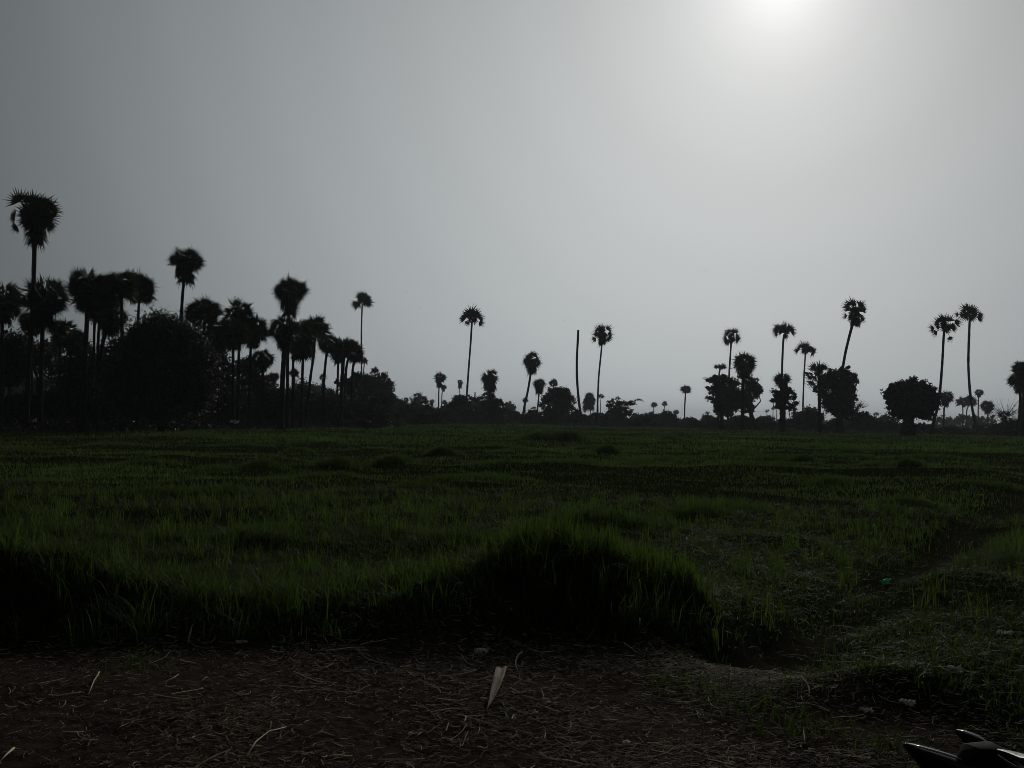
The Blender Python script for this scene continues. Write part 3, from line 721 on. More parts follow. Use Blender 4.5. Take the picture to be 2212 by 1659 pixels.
    for cx, cy in ((1.55, 2.27), (2.98, 2.05)):
        w = empty('wheel', (0, 0, 0), None, None); w.parent = root
        dx, dy = nrm(np.array([1, -.155, 0]))[:2]
        for nm, R, r, mt in (('tyre', .26, .05, rub), ('rim', .20, .02, chrome)):
            pts = [(cx + dx * R * math.cos(a), cy + dy * R * math.cos(a), .315 + R * math.sin(a)) for a in np.linspace(0, 2 * math.pi, 33)]
            mb = MB(); mb.tube(pts, np.full(33, r), 8, .5, False); mb.build(nm, mt, w, B, True)
        mb = MB()
        for a in np.linspace(0, 2 * math.pi, 6)[:-1]:
            mb.tube([(cx, cy, .315), (cx + dx * .2 * math.cos(a), cy + dy * .2 * math.cos(a), .315 + .2 * math.sin(a))], [.022, .014], 6)
        mb.build('spokes', chrome, w, B)
motorcycle()

# ------------------------------------------------------------------ palms of the left grove
GL = 'palmyra palms of the left grove'
palm('A', [(165, 1600), (185, 1100), (205, 900), (213, 600)], (222, 255), 182, 'tallest palm, standing alone above the far left grove', 104, leaves=[(140, 130, 60), (200, 120, 60), (260, 130, 60), (310, 150, 60), (350, 180, 58), (120, 220, 65), (60, 240, 40), (340, 240, 60), (300, 220, 50), (120, 310, 50), (110, 350, 36), (330, 330, 55), (350, 350, 40), (215, 270, 60), (190, 200, 50), (250, 200, 50), (200, 310, 50)], ry=165, skirt=(228, 478, 72), seed=1, nl=40, segs=24, lo=-38, trunk_r=.27)
palm('A', [(10, 1600), (14, 900)], (22, 800), 135, 'dense palm cut by the left edge of the photo', 108, ry=130, skirt=(15, 975, 95), seed=2, group=GL, trunk_r=.24)
palm('A', [(252, 1600), (268, 950)], (278, 770), 150, 'broad bushy palm directly right of the tallest far left trunk', 106, ry=135, skirt=(275, 1000, 105), seed=3, group=GL, trunk_r=.27, nl=42)
palm('A', [(362, 1600), (380, 1080)], (400, 985), 92, 'low palm half hidden, left one of two between the bushy palm and the ribbed trunk', 122, ry=85, seed=4, group=GL, skirt=(382, 1110, 60))
palm('A', [(418, 1600), (440, 1120)], (470, 1040), 82, 'low dark palm, right one of two just left of the ribbed trunk', 120, ry=85, seed=5, group=GL, skirt=(445, 1170, 55))
palm('A', [(515, 1620), (533, 1200), (548, 900)], (548, 715), 142, 'palm with a thick ribbed trunk and a frond reaching out to the left', 98, ry=130, skirt=(548, 880, 80), seed=6, group=GL, trunk_r=.27, nl=38)
palm('A', [(612, 1600), (618, 1000)], (650, 750), 128, 'palm in the middle of the dense crown cluster above the leaning trunk', 112, ry=115, skirt=(640, 985, 85), seed=7, group=GL)
palm('A', [(596, 1620), (630, 1150), (655, 1000)], (700, 905), 105, 'leaning palm with a heavy drooping mass of dead leaves', 106, ry=75, skirt=(690, 1045, 95), seed=8, group=GL, trunk_r=.25)
palm('A', [(765, 1600), (768, 900)], (762, 700), 128, 'wide flat topped palm on the right part of the crown cluster', 102, ry=112, seed=9, group=GL, nl=40)
palm('A', [(866, 1500), (868, 900)], (880, 725), 112, 'rounded palm at the right end of the crown cluster', 110, ry=115, seed=10, group=GL, nl=38)
palm('A', [(1115, 1600), (1128, 1100), (1150, 720)], (1172, 545), 135, 'tall slender palm rising alone behind the big round bushy tree', 118, ry=100, skirt=(1168, 722, 84), seed=11, nl=38, lo=-30, trunk_r=.23)
palm('A', [(632, 1400), (632, 1130)], (632, 1095), 52, 'small distant palm seen through the gap below the dead leaf mass', 210, seed=12, nl=20, segs=14, ry=42)
palm('B', [(380, 1550), (385, 800)], (385, 640), 150, 'spiky wide palm right behind the big round bushy tree', 106, ry=140, seed=13, group=GL, nl=44)
palm('B', [(660, 1560), (668, 900)], (672, 645), 122, 'topmost palm of the dense clump between the bushy tree and the gap', 112, ry=120, skirt=(665, 900, 90), seed=14, group=GL, nl=42)
palm('B', [(618, 1560), (620, 950)], (622, 800), 135, 'front palm of the dense clump with a broad dark skirt', 104, ry=120, skirt=(620, 985, 100), seed=15, group=GL, nl=42)
palm('B', [(750, 1560), (760, 950)], (790, 775), 122, 'right palm of the dense clump, drooping toward the sky gap', 110, ry=130, skirt=(775, 960, 75), seed=16, group=GL, nl=42)
palm('B', [(862, 1500), (864, 1100)], (862, 1015), 98, 'shorter palm at the lower right of the dense clump', 114, ry=90, skirt=(862, 1120, 60), seed=17, group=GL)
palm('B', [(1060, 1560), (1064, 1000), (1072, 620)], (1085, 465), 185, 'high palm with a wide umbrella crown above the slender trunks', 110, ry=140, skirt=(1062, 730, 78), seed=18, nl=44, lo=-30, trunk_r=.22)
palm('B', [(1008, 1560), (1022, 1200), (1034, 980)], (1040, 775), 130, 'palm on the thickest leaning trunk below the umbrella crown', 98, ry=120, skirt=(1030, 975, 80), seed=19, group=GL, trunk_r=.30, nl=42)
palm('B', [(1104, 1500), (1109, 1000)], (1128, 900), 105, 'palm with a short crown just right of the umbrella palm trunk', 112, ry=85, skirt=(1140, 1045, 60), seed=20, group=GL)
palm('B', [(1178, 1500), (1183, 1150), (1195, 900)], (1212, 780), 112, 'palm with dead leaves hanging low between the two leaning trunks', 110, ry=95, skirt=(1215, 1090, 62), seed=21, group=GL)
palm('B', [(1222, 1400), (1250, 1150), (1276, 980)], (1290, 770), 125, 'palm on a clearly right leaning trunk under a wide crown', 112, ry=110, seed=22, group=GL, nl=40)
palm('B', [(1348, 1480), (1358, 1200), (1375, 1000)], (1398, 890), 100, 'palm on the single clean trunk right of the leaning one', 116, ry=90, seed=23, group=GL)
palm('B', [(1465, 1420), (1474, 1070)], (1478, 955), 84, 'thin palm, leftmost of the four close trunks', 124, ry=80, skirt=(1474, 1075, 50), seed=24, group=GL, trunk_r=.17)
palm('B', [(1496, 1460), (1512, 1100)], (1520, 925), 100, 'thick trunked palm, second of the four close trunks', 114, ry=92, seed=25, group=GL, trunk_r=.27)
palm('B', [(1530, 1300), (1541, 1060)], (1580, 920), 88, 'palm with a high spiky crown, third of the four close trunks', 120, ry=80, seed=26, group=GL)
palm('B', [(1582, 1320), (1594, 1080)], (1612, 985), 80, 'palm with a lower crown, rightmost of the four close trunks', 118, ry=72, seed=27, group=GL)
palm('B', [(1660, 1485), (1666, 1100), (1664, 750), (1670, 590)], (1672, 545), 90, 'very tall thin palm with a sparse crown and one stray frond hanging left', 195, seed=28,
     leaves=[(1640, 490, 58), (1690, 490, 56), (1735, 505, 52), (1740, 540, 42), (1712, 540, 44), (1590, 568, 44), (1665, 480, 50), (1650, 520, 40)], trunk_r=.19)
palm('B', [(1676, 1480), (1682, 1100)], (1690, 1025), 48, 'short young palm crown tucked against the very tall thin trunk', 196, ry=44, seed=29, nl=20, segs=16, trunk_r=.13)
palm('B', [(1345, 1260), (1345, 1170)], (1347, 1155), 46, 'pale distant palm with a lopsided crown behind the clean trunk', 270, seed=30, segs=13,
     leaves=[(1350, 1135, 24), (1322, 1165, 20), (1372, 1150, 22), (1362, 1138, 20)], trunk_r=.2)
palm('B', [(1775, 1160), (1775, 1110)], (1775, 1098), 46, 'palm crown peeping over the big spreading tree', 215, ry=36, seed=31, nl=24, segs=14)
palm('B', [(955, 1330), (956, 1190)], (955, 1150), 58, 'hazy palm in the gap left of the thickest leaning trunk', 190, ry=46, seed=32, nl=24, segs=14, skirt=(956, 1200, 30))
palm('B', [(1118, 1330), (1120, 1180)], (1120, 1125), 56, 'small young palm standing low behind the umbrella palm trunk', 150, ry=50, seed=33, nl=20, segs=14)

# ------------------------------------------------------------------ palms of the middle
palm('C', [(888, 1425), (905, 1200), (930, 850), (950, 600), (960, 420)], (963, 375), 140, 'tall lone palm with two drooping side fronds, left of centre', 205, seed=40, segs=20,
     leaves=[(930, 275, 62), (970, 255, 66), (1010, 270, 60), (985, 310, 50), (870, 340, 56), (850, 365, 44), (890, 415, 46), (1050, 325, 56), (1070, 355, 46), (1080, 415, 46), (960, 370, 40), (910, 320, 42), (1010, 330, 40)], trunk_r=.24)
palm('C', [(625, 1290), (628, 1080)], (640, 965), 78, 'front one of two close small palms, left of the tall lone palm', 245, ry=72, skirt=(632, 1085, 45), seed=41, nl=26, segs=14, trunk_r=.2)
palm('C', [(655, 1260), (660, 1110)], (678, 1060), 42, 'lower rear one of two close small palms, left of the tall lone palm', 300, skirt=(668, 1112, 22), seed=42, nl=18, segs=12, trunk_r=.18)
palm('C', [(833, 1170), (835, 1080)], (842, 1005), 40, 'tiny distant palm with a narrow neck, beside the tall lone trunk', 380, ry=36, skirt=(840, 1085, 22), seed=43, nl=18, segs=12, trunk_r=.18)
palm('C', [(1133, 1300), (1136, 1180)], (1145, 950), 105, 'ragged cone shaped palm rising from ivy right of the tall lone palm', 190, leaves=[(1140, 880, 45), (1195, 885, 42), (1075, 940, 48), (1060, 980, 38), (1215, 960, 45), (1130, 950, 45), (1190, 1010, 45), (1090, 1020, 48), (1140, 1020, 55), (1110, 1080, 45), (1170, 1080, 45)], ry=98, skirt=(1140, 1160, 80), seed=44, nl=30, segs=16, trunk_r=.3)
palm('C', [(1463, 1412), (1490, 1250), (1528, 1080), (1548, 960)], (1563, 780), 108, 'curved trunk palm with a long tapering beard of dead leaves', 200, leaves=[(1530, 720, 45), (1570, 710, 48), (1610, 720, 45), (1490, 760, 45), (1480, 800, 42), (1640, 770, 45), (1650, 820, 42), (1560, 770, 55), (1520, 800, 48), (1600, 800, 50), (1490, 850, 42), (1560, 850, 50), (1620, 850, 42)], ry=98, skirt=(1562, 975, 66), seed=45, nl=34, segs=18, trunk_r=.26)
palm('C', [(1497, 1300), (1497, 1220)], (1497, 1190), 40, 'small palm crown crossing the lower part of the curved trunk', 260, ry=42, seed=46, nl=18, segs=12)
palm('C', [(1613, 1405), (1620, 1300), (1635, 1150)], (1642, 1025), 80, 'palm with a cone beard between the curved palm and the round tree', 215, ry=66, skirt=(1638, 1158, 50), seed=47, nl=26, segs=14, trunk_r=.2)
palm('C', [(1782, 1150), (1784, 1060)], (1783, 1015), 58, 'palm crown poking out of the top of the round middle tree', 245, ry=52, seed=48, nl=22, segs=14)
palm('C', [(300, 1290), (300, 1210)], (300, 1185), 42, 'low palm crown over the scrub right of the big spreading tree', 300, ry=34, seed=49, nl=18, segs=12)
palm('C', [(556, 1290), (560, 1240)], (558, 1205), 38, 'low drooping palm left of the two close small palms', 300, ry=32, skirt=(558, 1250, 22), seed=50, nl=16, segs=12)
palm('C', [(684, 1290), (684, 1240)], (684, 1210), 34, 'low palm crown below the two close small palms', 310, ry=34, seed=51, nl=16, segs=12)
palm('C', [(1585, 1330), (1585, 1280)], (1585, 1265), 32, 'faint tiny palm at the horizon beside the cone bearded palm', 480, ry=26, seed=52, nl=14, segs=10)
palm('E', [(262, 1370), (262, 1290)], (248, 1150), 62, 'hazy palm with a shaggy lower mass, right of the bare pole', 300, ry=50, seed=53, nl=26, segs=14, skirt=(238, 1330, 88))
palm('E', [(333, 1440), (330, 1250), (342, 950), (372, 660)], (383, 520), 116, 'tall palm right of the bare pole with a round ball below its crown', 185, leaves=[(320, 460, 48), (360, 445, 50), (400, 440, 50), (440, 455, 48), (470, 510, 46), (300, 520, 46), (380, 500, 55), (430, 510, 50), (340, 510, 50), (285, 575, 40), (450, 590, 44), (470, 560, 38), (330, 560, 38), (420, 560, 36)], ry=98, skirt=(371, 668, 44), seed=54, nl=34, segs=18, trunk_r=.2, lo=-35)
palm('E', [(358, 1385), (362, 1190)], (368, 1150), 44, 'faint thin palm just right of the tall ball crowned palm', 360, ry=32, seed=55, nl=16, segs=12, trunk_r=.15)
palm('E', [(895, 1345), (897, 1280)], (900, 1235), 44, 'left one of the far twin palms above the scrub', 400, ry=38, seed=56, nl=22, segs=12, trunk_r=.22)
palm('E', [(1001, 1345), (1003, 1270)], (1008, 1225), 38, 'right one of the far twin palms above the scrub', 430, ry=34, seed=57, nl=20, segs=12, trunk_r=.2)
palm('E', [(1120, 1370), (1120, 1330)], (1120, 1310), 40, 'squat far palm above the scrub right of the twin palms', 340, ry=32, seed=58, nl=20, segs=12)
palm('E', [(1206, 1395), (1209, 1250), (1215, 1150)], (1220, 1080), 66, 'medium palm standing by itself in the wide sky gap', 270, ry=58, seed=59, nl=28, segs=14, trunk_r=.24, lo=-50)
palm('E', [(1440, 1370), (1440, 1340)], (1440, 1316), 34, 'far low palm just left of the big leafy clump', 420, ry=22, seed=60, nl=16, segs=11)

# ------------------------------------------------------------------ palms of the right
palm('F', [(232, 1480), (245, 980), (262, 720)], (272, 580), 104, 'round headed palm rising behind the big leafy clump', 175, leaves=[(240, 500, 48), (290, 490, 50), (350, 510, 34), (200, 540, 42), (195, 600, 42), (250, 560, 40), (340, 580, 46), (345, 620, 44), (290, 640, 50), (240, 640, 46), (210, 650, 40), (310, 600, 40), (270, 600, 36)], ry=108, seed=61, nl=36, segs=18, lo=-60, trunk_r=.2)
palm('F', [(130, 1460), (140, 960)], (150, 905), 88, 'flat topped palm on a short neck at the left of the leafy clump', 150, ry=52, seed=62, nl=24, segs=16, lo=0, trunk_r=.18)
palm('F', [(385, 1560), (392, 1050)], (408, 860), 142, 'shaggy dark palm with a huge beard in front of the leafy clump', 128, ry=140, skirt=(400, 1060, 130), seed=63, nl=46, segs=22, trunk_r=.26)
palm('F', [(812, 1480), (805, 900), (820, 580)], (825, 535), 135, 'palm with four spreading fronds above the ivy covered trunk', 150, seed=64,
     leaves=[(790, 450, 66), (830, 435, 70), (865, 450, 62), (825, 490, 55), (745, 465, 56), (720, 520, 52), (700, 545, 44), (775, 520, 46), (925, 480, 60), (935, 520, 46), (890, 500, 42), (868, 590, 42), (850, 560, 34)], trunk_r=.2)
palm('F', [(812, 1490), (812, 1150)], (812, 1030), 118, 'mop headed palm whose trunk is wrapped in ivy', 118, ry=85, skirt=(815, 1150, 80), seed=65, nl=36, segs=18, trunk_r=.42)
palm('F', [(1024, 1395), (1030, 1200), (1037, 1000), (1052, 760)], (1053, 715), 125, 'slim palm with an umbrella of drooping fronds, right of the ivy palm', 165, seed=66,
     leaves=[(1020, 650, 56), (1060, 640, 60), (1105, 655, 56), (965, 695, 46), (945, 725, 40), (1145, 700, 48), (1160, 715, 40), (1140, 760, 44), (1020, 745, 30), (1085, 750, 32), (1060, 690, 50), (1100, 700, 44)], trunk_r=.17)
palm('F', [(1200, 1480), (1200, 1100)], (1195, 930), 115, 'palm with big separate fronds leaning into the ivy tree', 122, seed=67,
     leaves=[(1130, 870, 60), (1180, 880, 66), (1240, 880, 64), (1280, 875, 48), (1190, 920, 50), (1060, 960, 48), (1075, 1020, 50), (1100, 1100, 60), (1120, 1040, 56), (1090, 975, 46), (1160, 1000, 50), (1220, 960, 44)], trunk_r=.24)
palm('F', [(1400, 1580), (1425, 1100), (1440, 950), (1475, 740), (1535, 500)], (1580, 335), 145, 'high right leaning palm above the ivy tree with a fronds ball each side', 132, seed=68, segs=22,
     leaves=[(1500, 220, 62), (1550, 195, 66), (1600, 190, 66), (1650, 200, 60), (1560, 260, 64), (1620, 260, 60), (1480, 275, 52), (1690, 260, 54), (1710, 285, 42), (1455, 370, 44), (1700, 385, 48), (1560, 330, 60), (1610, 340, 60), (1660, 250, 50)],
     skirt=(1580, 505, 92), trunk_r=.23)
palm('F', [(645, 1450), (645, 1380)], (648, 1360), 30, 'faint far palm, leftmost of three behind the ivy palm', 460, ry=22, seed=69, nl=16, segs=11)
palm('F', [(708, 1450), (710, 1360)], (712, 1336), 30, 'faint far palm, middle one of three behind the ivy palm', 440, ry=22, seed=70, nl=16, segs=11)
palm('F', [(748, 1450), (750, 1340)], (755, 1315), 28, 'faint far palm, rightmost of three, beside the ivy trunk', 430, ry=20, seed=71, nl=14, segs=11)
palm('F', [(1800, 1480), (1802, 1420)], (1802, 1395), 44, 'pale far palm left of the mango like round tree', 420, ry=28, seed=72, nl=18, segs=12)
palm('G', [(1005, 1600), (1040, 1450), (1080, 1330), (1108, 1100), (1130, 800), (1142, 540)], (1150, 480), 165, 'tall right palm with a curved leaning base and one broken hanging frond', 118, seed=73, segs=22,
     leaves=[(1110, 360, 60), (1160, 355, 66), (1205, 365, 60), (1150, 400, 56), (1030, 405, 52), (1060, 430, 44), (1015, 490, 52), (1030, 540, 50), (1060, 480, 50), (1270, 410, 56), (1290, 450, 50), (1240, 450, 56), (1260, 490, 46), (1222, 610, 44, .35, -1), (1140, 470, 44), (1180, 460, 40)], trunk_r=.18)
palm('G', [(1490, 1550), (1430, 1280), (1410, 1050), (1400, 850), (1412, 500)], (1418, 350), 165, 'tallest right palm with a flat crown on an s curved trunk', 150, seed=74, segs=22,
     leaves=[(1350, 265, 58), (1400, 250, 62), (1450, 245, 62), (1505, 260, 56), (1430, 290, 54), (1300, 320, 52), (1340, 340, 44), (1275, 330, 38), (1515, 340, 48), (1555, 365, 46), (1560, 395, 36), (1460, 385, 46), (1400, 370, 44), (1420, 340, 40)], trunk_r=.22)
palm('G', [(1140, 1520), (1145, 1340)], (1170, 1215), 92, 'middle distance palm directly right of the curved leaning base', 190, ry=86, skirt=(1150, 1350, 45), seed=75, nl=30, segs=16)
palm('G', [(1342, 1540), (1345, 1350)], (1335, 1270), 80, 'left half of the hazy double palm crossed by the s curved trunk', 270, ry=72, seed=76, nl=30, segs=14)
palm('G', [(1382, 1540), (1384, 1350)], (1420, 1262), 78, 'right half of the hazy double palm crossed by the s curved trunk', 275, ry=76, seed=77, nl=30, segs=14)
palm('G', [(1506, 1420), (1508, 1250)], (1516, 1170), 60, 'small palm with an open crown right of the hazy double palm', 265, ry=46, seed=78, nl=24, segs=14, skirt=(1510, 1238, 22))
palm('G', [(1606, 1510), (1608, 1400)], (1602, 1310), 84, 'bushy short palm at the right end of the distant trees', 225, ry=70, seed=79, nl=30, segs=14, skirt=(1606, 1430, 45))
palm('G', [(1940, 1500), (1955, 1200)], (1925, 1040), 112, 'left one of the twin palms cut by the right edge of the photo', 118, ry=108, skirt=(1960, 1210, 70), seed=80, nl=44, trunk_r=.2)
palm('G', [(1968, 1620), (1990, 1250)], (1985, 910), 130, 'right one of the twin palms cut by the right edge of the photo', 112, ry=115, skirt=(1998, 1200, 80), seed=81, nl=44, trunk_r=.22)

# bare trunks and a pole
def bare_trunk(zone, pts, d, r0, r1, label, name, cat, mat=M_BARK):
    zf = zfac(zone, 0); d *= zf; r0 *= zf; r1 *= zf
    P = [np.array(at(*zc(zone, *p), d)) for p in pts]; g = float(H(P[0][0], d)); base = (P[0][0], d, g)
    P = [np.array([P[0][0] + (P[0][0] - P[1][0]) * .1, d, g - .2])] + [p for p in P if p[2] > g + .3]
    t = np.concatenate([[0], np.cumsum(np.linalg.norm(np.diff(np.array(P), axis=0), axis=1))]); tt = np.linspace(0, t[-1], 26)
    Q = np.stack([np.interp(tt, t, np.array(P)[:, i]) for i in range(3)], 1)
    for _ in range(3): Q[1:-1] = (Q[:-2] + 2 * Q[1:-1] + Q[2:]) / 4
    h = tt / t[-1]; mb = MB(); rng = np.random.RandomState(3)
    mb.tube(Q, (r0 + (r1 - r0) * h + r0 * .8 * np.exp(-h * 14)) * (1 + .04 * rng.randn(len(h))), 12); tag(mb.build(name, mat, None, base, True), label, cat)
bare_trunk('C', [(2072, 1410), (2050, 1290), (2030, 1120), (2018, 950), (2018, 750), (2030, 560), (2033, 480)], 190, .27, .24, 'tall bare crownless palm trunk curving like a pole at the centre', 'dead_palm_trunk', 'dead palm')
bare_trunk('C', [(992, 1200), (993, 1105)], 300, .24, .2, 'short bare stump pole sticking up right of the tall lone palm', 'dead_palm_trunk', 'dead palm')
bare_trunk('F', [(900, 1482), (887, 1410), (874, 1335)], 230, .16, .12, 'thin leaning wooden pole right of the ivy wrapped trunk', 'wooden_pole', 'pole', M_BARK2)
def wire():
    d = 330; pts = [at(*zc('F', x, 1364 - .055 * (x - 520) - .00005 * (x - 780) ** 2 * 0 + 6 * math.sin((x - 520) / 530 * math.pi)), d) for x in range(430, 1130, 50)]
    mb = MB(); mb.tube(pts, .03, 4); m = plain_mat('cable', (.03, .03, .03), (.05, .05, .05))
    tag(mb.build('power_line', m, None, tuple(pts[0])), 'faint thin power line sagging across the sky behind the ivy palm', 'cable')
wire()

# ------------------------------------------------------------------ broadleaf trees
tree('round_tree', 'A', 100, [(1000, 1010, 150, 130), (890, 1010, 70, 60), (1110, 1040, 130, 130), (1200, 1120, 120, 140), (1050, 1200, 260, 200), (900, 1150, 170, 170), (1230, 1290, 110, 170),
      (1000, 1390, 300, 170), (820, 1300, 140, 180)], 'big round bushy tree with glinting leaves in the middle of the left grove', leaf=.17, dens=1.25, mat=M_GLOSS, seed=1, tr=.35)
tree('broadleaf_tree', 'A', 112, [(60, 1080, 110, 100), (20, 1200, 120, 130), (120, 1180, 60, 90)], 'leafy tree below the palm at the left edge of the photo', leaf=.2, seed=2, tr=.25)
tree('broadleaf_tree', 'A', 125, [(600, 1210, 70, 80), (700, 1150, 70, 70), (560, 1330, 90, 70), (690, 1270, 110, 130), (760, 1080, 70, 60)], 'low leafy tree under the dead leaf mass, left of the round bushy tree', leaf=.2, seed=3)
tree('broadleaf_tree', 'A', 130, [(330, 1150, 90, 60), (240, 1180, 70, 60), (450, 1210, 60, 60), (330, 1060, 60, 60)], 'thin leafy tree filling the space behind the two low palms', leaf=.22, dens=.6, seed=4)
tree('spreading_tree', 'B', 175, [(1690, 1190, 90, 60), (1790, 1190, 100, 60), (1860, 1260, 80, 70), (1640, 1270, 90, 70), (1750, 1290, 150, 80), (1850, 1340, 90, 60), (1800, 1400, 160, 60), (1650, 1380, 110, 70), (1900, 1300, 40, 30)],
     'big wide spreading tree at the right end of the left grove', leaf=.26, dens=.95, seed=5, tr=.35)
tree('broadleaf_tree', 'B', 330, [(1300, 1290, 110, 70), (1230, 1320, 90, 90), (1400, 1310, 60, 60), (1340, 1360, 140, 70)], 'pale hazy rounded tree between the leaning trunk and the four close trunks', leaf=.4, seed=6)
tree('broadleaf_tree', 'B', 200, [(920, 1190, 60, 60), (960, 1290, 70, 50), (880, 1250, 50, 60)], 'hazy small tree in the gap left of the thickest leaning trunk', leaf=.26, seed=7, dens=.8)
tree('broadleaf_tree', 'B', 135, [(1170, 1280, 90, 80), (1130, 1380, 110, 110), (1060, 1400, 80, 120), (1230, 1400, 80, 90)], 'dark thicket tree at the foot of the leaning trunks', leaf=.2, seed=8)
tree('broadleaf_tree', 'B', 140, [(1500, 1195, 55, 28), (1560, 1210, 70, 50), (1620, 1170, 50, 50), (1560, 1290, 50, 60)], 'thin open tree threaded by the four close trunks', leaf=.2, dens=.7, seed=9)
tree('broadleaf_tree', 'C', 240, [(430, 1165, 60, 40), (390, 1200, 50, 50), (480, 1200, 45, 40)], 'loose feathery tree above the scrub left of the two close small palms', leaf=.2, dens=.55, seed=10, twigs=14, twig_len=1.0)
tree('broadleaf_tree', 'C', 205, [(830, 1180, 75, 45), (880, 1170, 60, 35), (860, 1260, 130, 80), (790, 1230, 60, 60)], 'dense low tree crossed by the tall lone palm trunk', leaf=.24, seed=11)
tree('broadleaf_tree', 'C', 215, [(1020, 1185, 60, 35), (970, 1210, 50, 50), (1020, 1280, 90, 70)], 'low leafy tree between the lone palm trunk and the ragged cone palm', leaf=.24, seed=12, dens=.85)
tree('broadleaf_tree', 'C', 192, [(1140, 1130, 55, 45), (1130, 1230, 90, 70), (1210, 1230, 60, 60), (1170, 1310, 120, 60), (1235, 1195, 30, 25)], 'ivy like leafy mass around the foot of the ragged cone palm', leaf=.22, seed=13)
tree('broadleaf_tree', 'C', 390, [(1325, 1240, 45, 30), (1350, 1275, 60, 40), (1300, 1280, 40, 40)], 'pale round tree at the horizon right of the ragged cone palm', leaf=.4, seed=14)
tree('round_tree', 'C', 210, [(1800, 1110, 75, 50), (1880, 1120, 80, 60), (1760, 1180, 90, 70), (1930, 1190, 75, 80), (1840, 1220, 110, 70), (1700, 1240, 50, 50), (1830, 1320, 120, 70), (1730, 1330, 60, 60), (1980, 1290, 50, 40)],
     'open round tree with sky showing through, left of the bare pole', leaf=.25, dens=.8, seed=15, tr=.3)
tree('broadleaf_tree', 'E', 185, [(520, 1215, 55, 45), (590, 1235, 60, 45), (640, 1225, 50, 30), (450, 1230, 40, 40), (560, 1300, 90, 50), (480, 1320, 70, 50), (640, 1310, 45, 40)],
     'open scrub tree with a long branch reaching right, beside the ball crowned palm', leaf=.2, dens=.7, seed=16, branches=[[(600, 1240), (660, 1210), (710, 1190), (745, 1175), (778, 1192)]])
tree('leafy_clump_tree', 'F', 138, [(90, 1030, 70, 45), (180, 1030, 90, 50), (90, 1100, 75, 60), (240, 1080, 110, 70), (110, 1200, 85, 70), (220, 1190, 130, 100), (100, 1280, 55, 50), (330, 1250, 140, 110), (200, 1340, 100, 80), (130, 1370, 60, 40)],
     'big leafy clump tree with a ragged left side, behind the shaggy palm', leaf=.22, dens=.95, seed=17, tr=.35)
tree('leafy_clump_tree', 'F', 142, [(480, 1060, 75, 60), (530, 1110, 65, 60), (480, 1170, 90, 70), (430, 1250, 80, 70), (460, 1330, 65, 50)], 'leafy tree bulging out to the right behind the shaggy palm', leaf=.22, dens=.95, seed=18)
bare_trunk('F', [(545, 1580), (480, 1400), (430, 1260), (400, 1150)], 134, .34, .25, 'dark slanting dead tree crossing the foot of the shaggy palm', 'slanting_tree', 'tree', M_BARK2)
tree('ivy_growth', 'F', 117, [(820, 1170, 95, 60), (790, 1240, 80, 60), (860, 1260, 70, 70), (930, 1250, 48, 60), (705, 1250, 30, 16), (750, 1290, 40, 50), (910, 1330, 45, 25)], 'leafy ivy growth around the trunk of the mop headed palm', 'climbing plant', leaf=.18, dens=.9, seed=19, trunk=(815,))
tree('ivy_tree', 'F', 130, [(1360, 970, 75, 50), (1440, 960, 70, 50), (1495, 940, 28, 45), (1530, 1020, 80, 70), (1400, 1060, 120, 90), (1270, 1060, 110, 80), (1500, 1120, 105, 90), (1220, 1140, 70, 60), (1420, 1200, 130, 110), (1550, 1210, 50, 45), (1330, 1280, 80, 90), (1450, 1340, 110, 90), (1270, 1240, 70, 60), (1500, 1400, 70, 60)],
     'massive ivy covered tree under the high right leaning palm', leaf=.2, dens=1.0, seed=20, tr=.5)
tree('mango_tree', 'G', 104, [(700, 1090, 110, 65), (800, 1080, 110, 65), (900, 1110, 110, 70), (620, 1180, 70, 80), (980, 1180, 90, 70), (800, 1200, 210, 110), (1030, 1260, 70, 80), (560, 1230, 50, 45), (640, 1290, 100, 80), (800, 1320, 190, 90), (940, 1320, 120, 90), (530, 1200, 30, 25), (990, 1370, 50, 40), (610, 1370, 60, 50), (960, 1400, 80, 50), (700, 1390, 70, 40)],
     'big round dark tree with a broad flared foot at the right', leaf=.18, dens=1.15, seed=21, tr=.55, trunk=(775,))
tree('ivy_growth', 'G', 103, [(765, 1440, 50, 70), (760, 1520, 70, 70), (765, 1580, 90, 50)], 'dark creeper skirt widening at the foot of the big round dark tree', 'climbing plant', leaf=.16, dens=1.1, seed=22, trunk=(765,))
tree('bare_shrub', 'G', 125, [(1790, 1420, 60, 40), (1850, 1500, 110, 60)], 'leafless twiggy shrub beside the twin palms at the right edge', 'shrub', leaf=.14, dens=.6, seed=23, twigs=110, twig_len=2.2)
tree('bare_shrub', 'F', 150, [(1610, 1340, 50, 40)], 'thin twiggy bare shrub right of the ivy tree', 'shrub', leaf=.12, dens=.25, seed=24, twigs=60, twig_len=1.4)
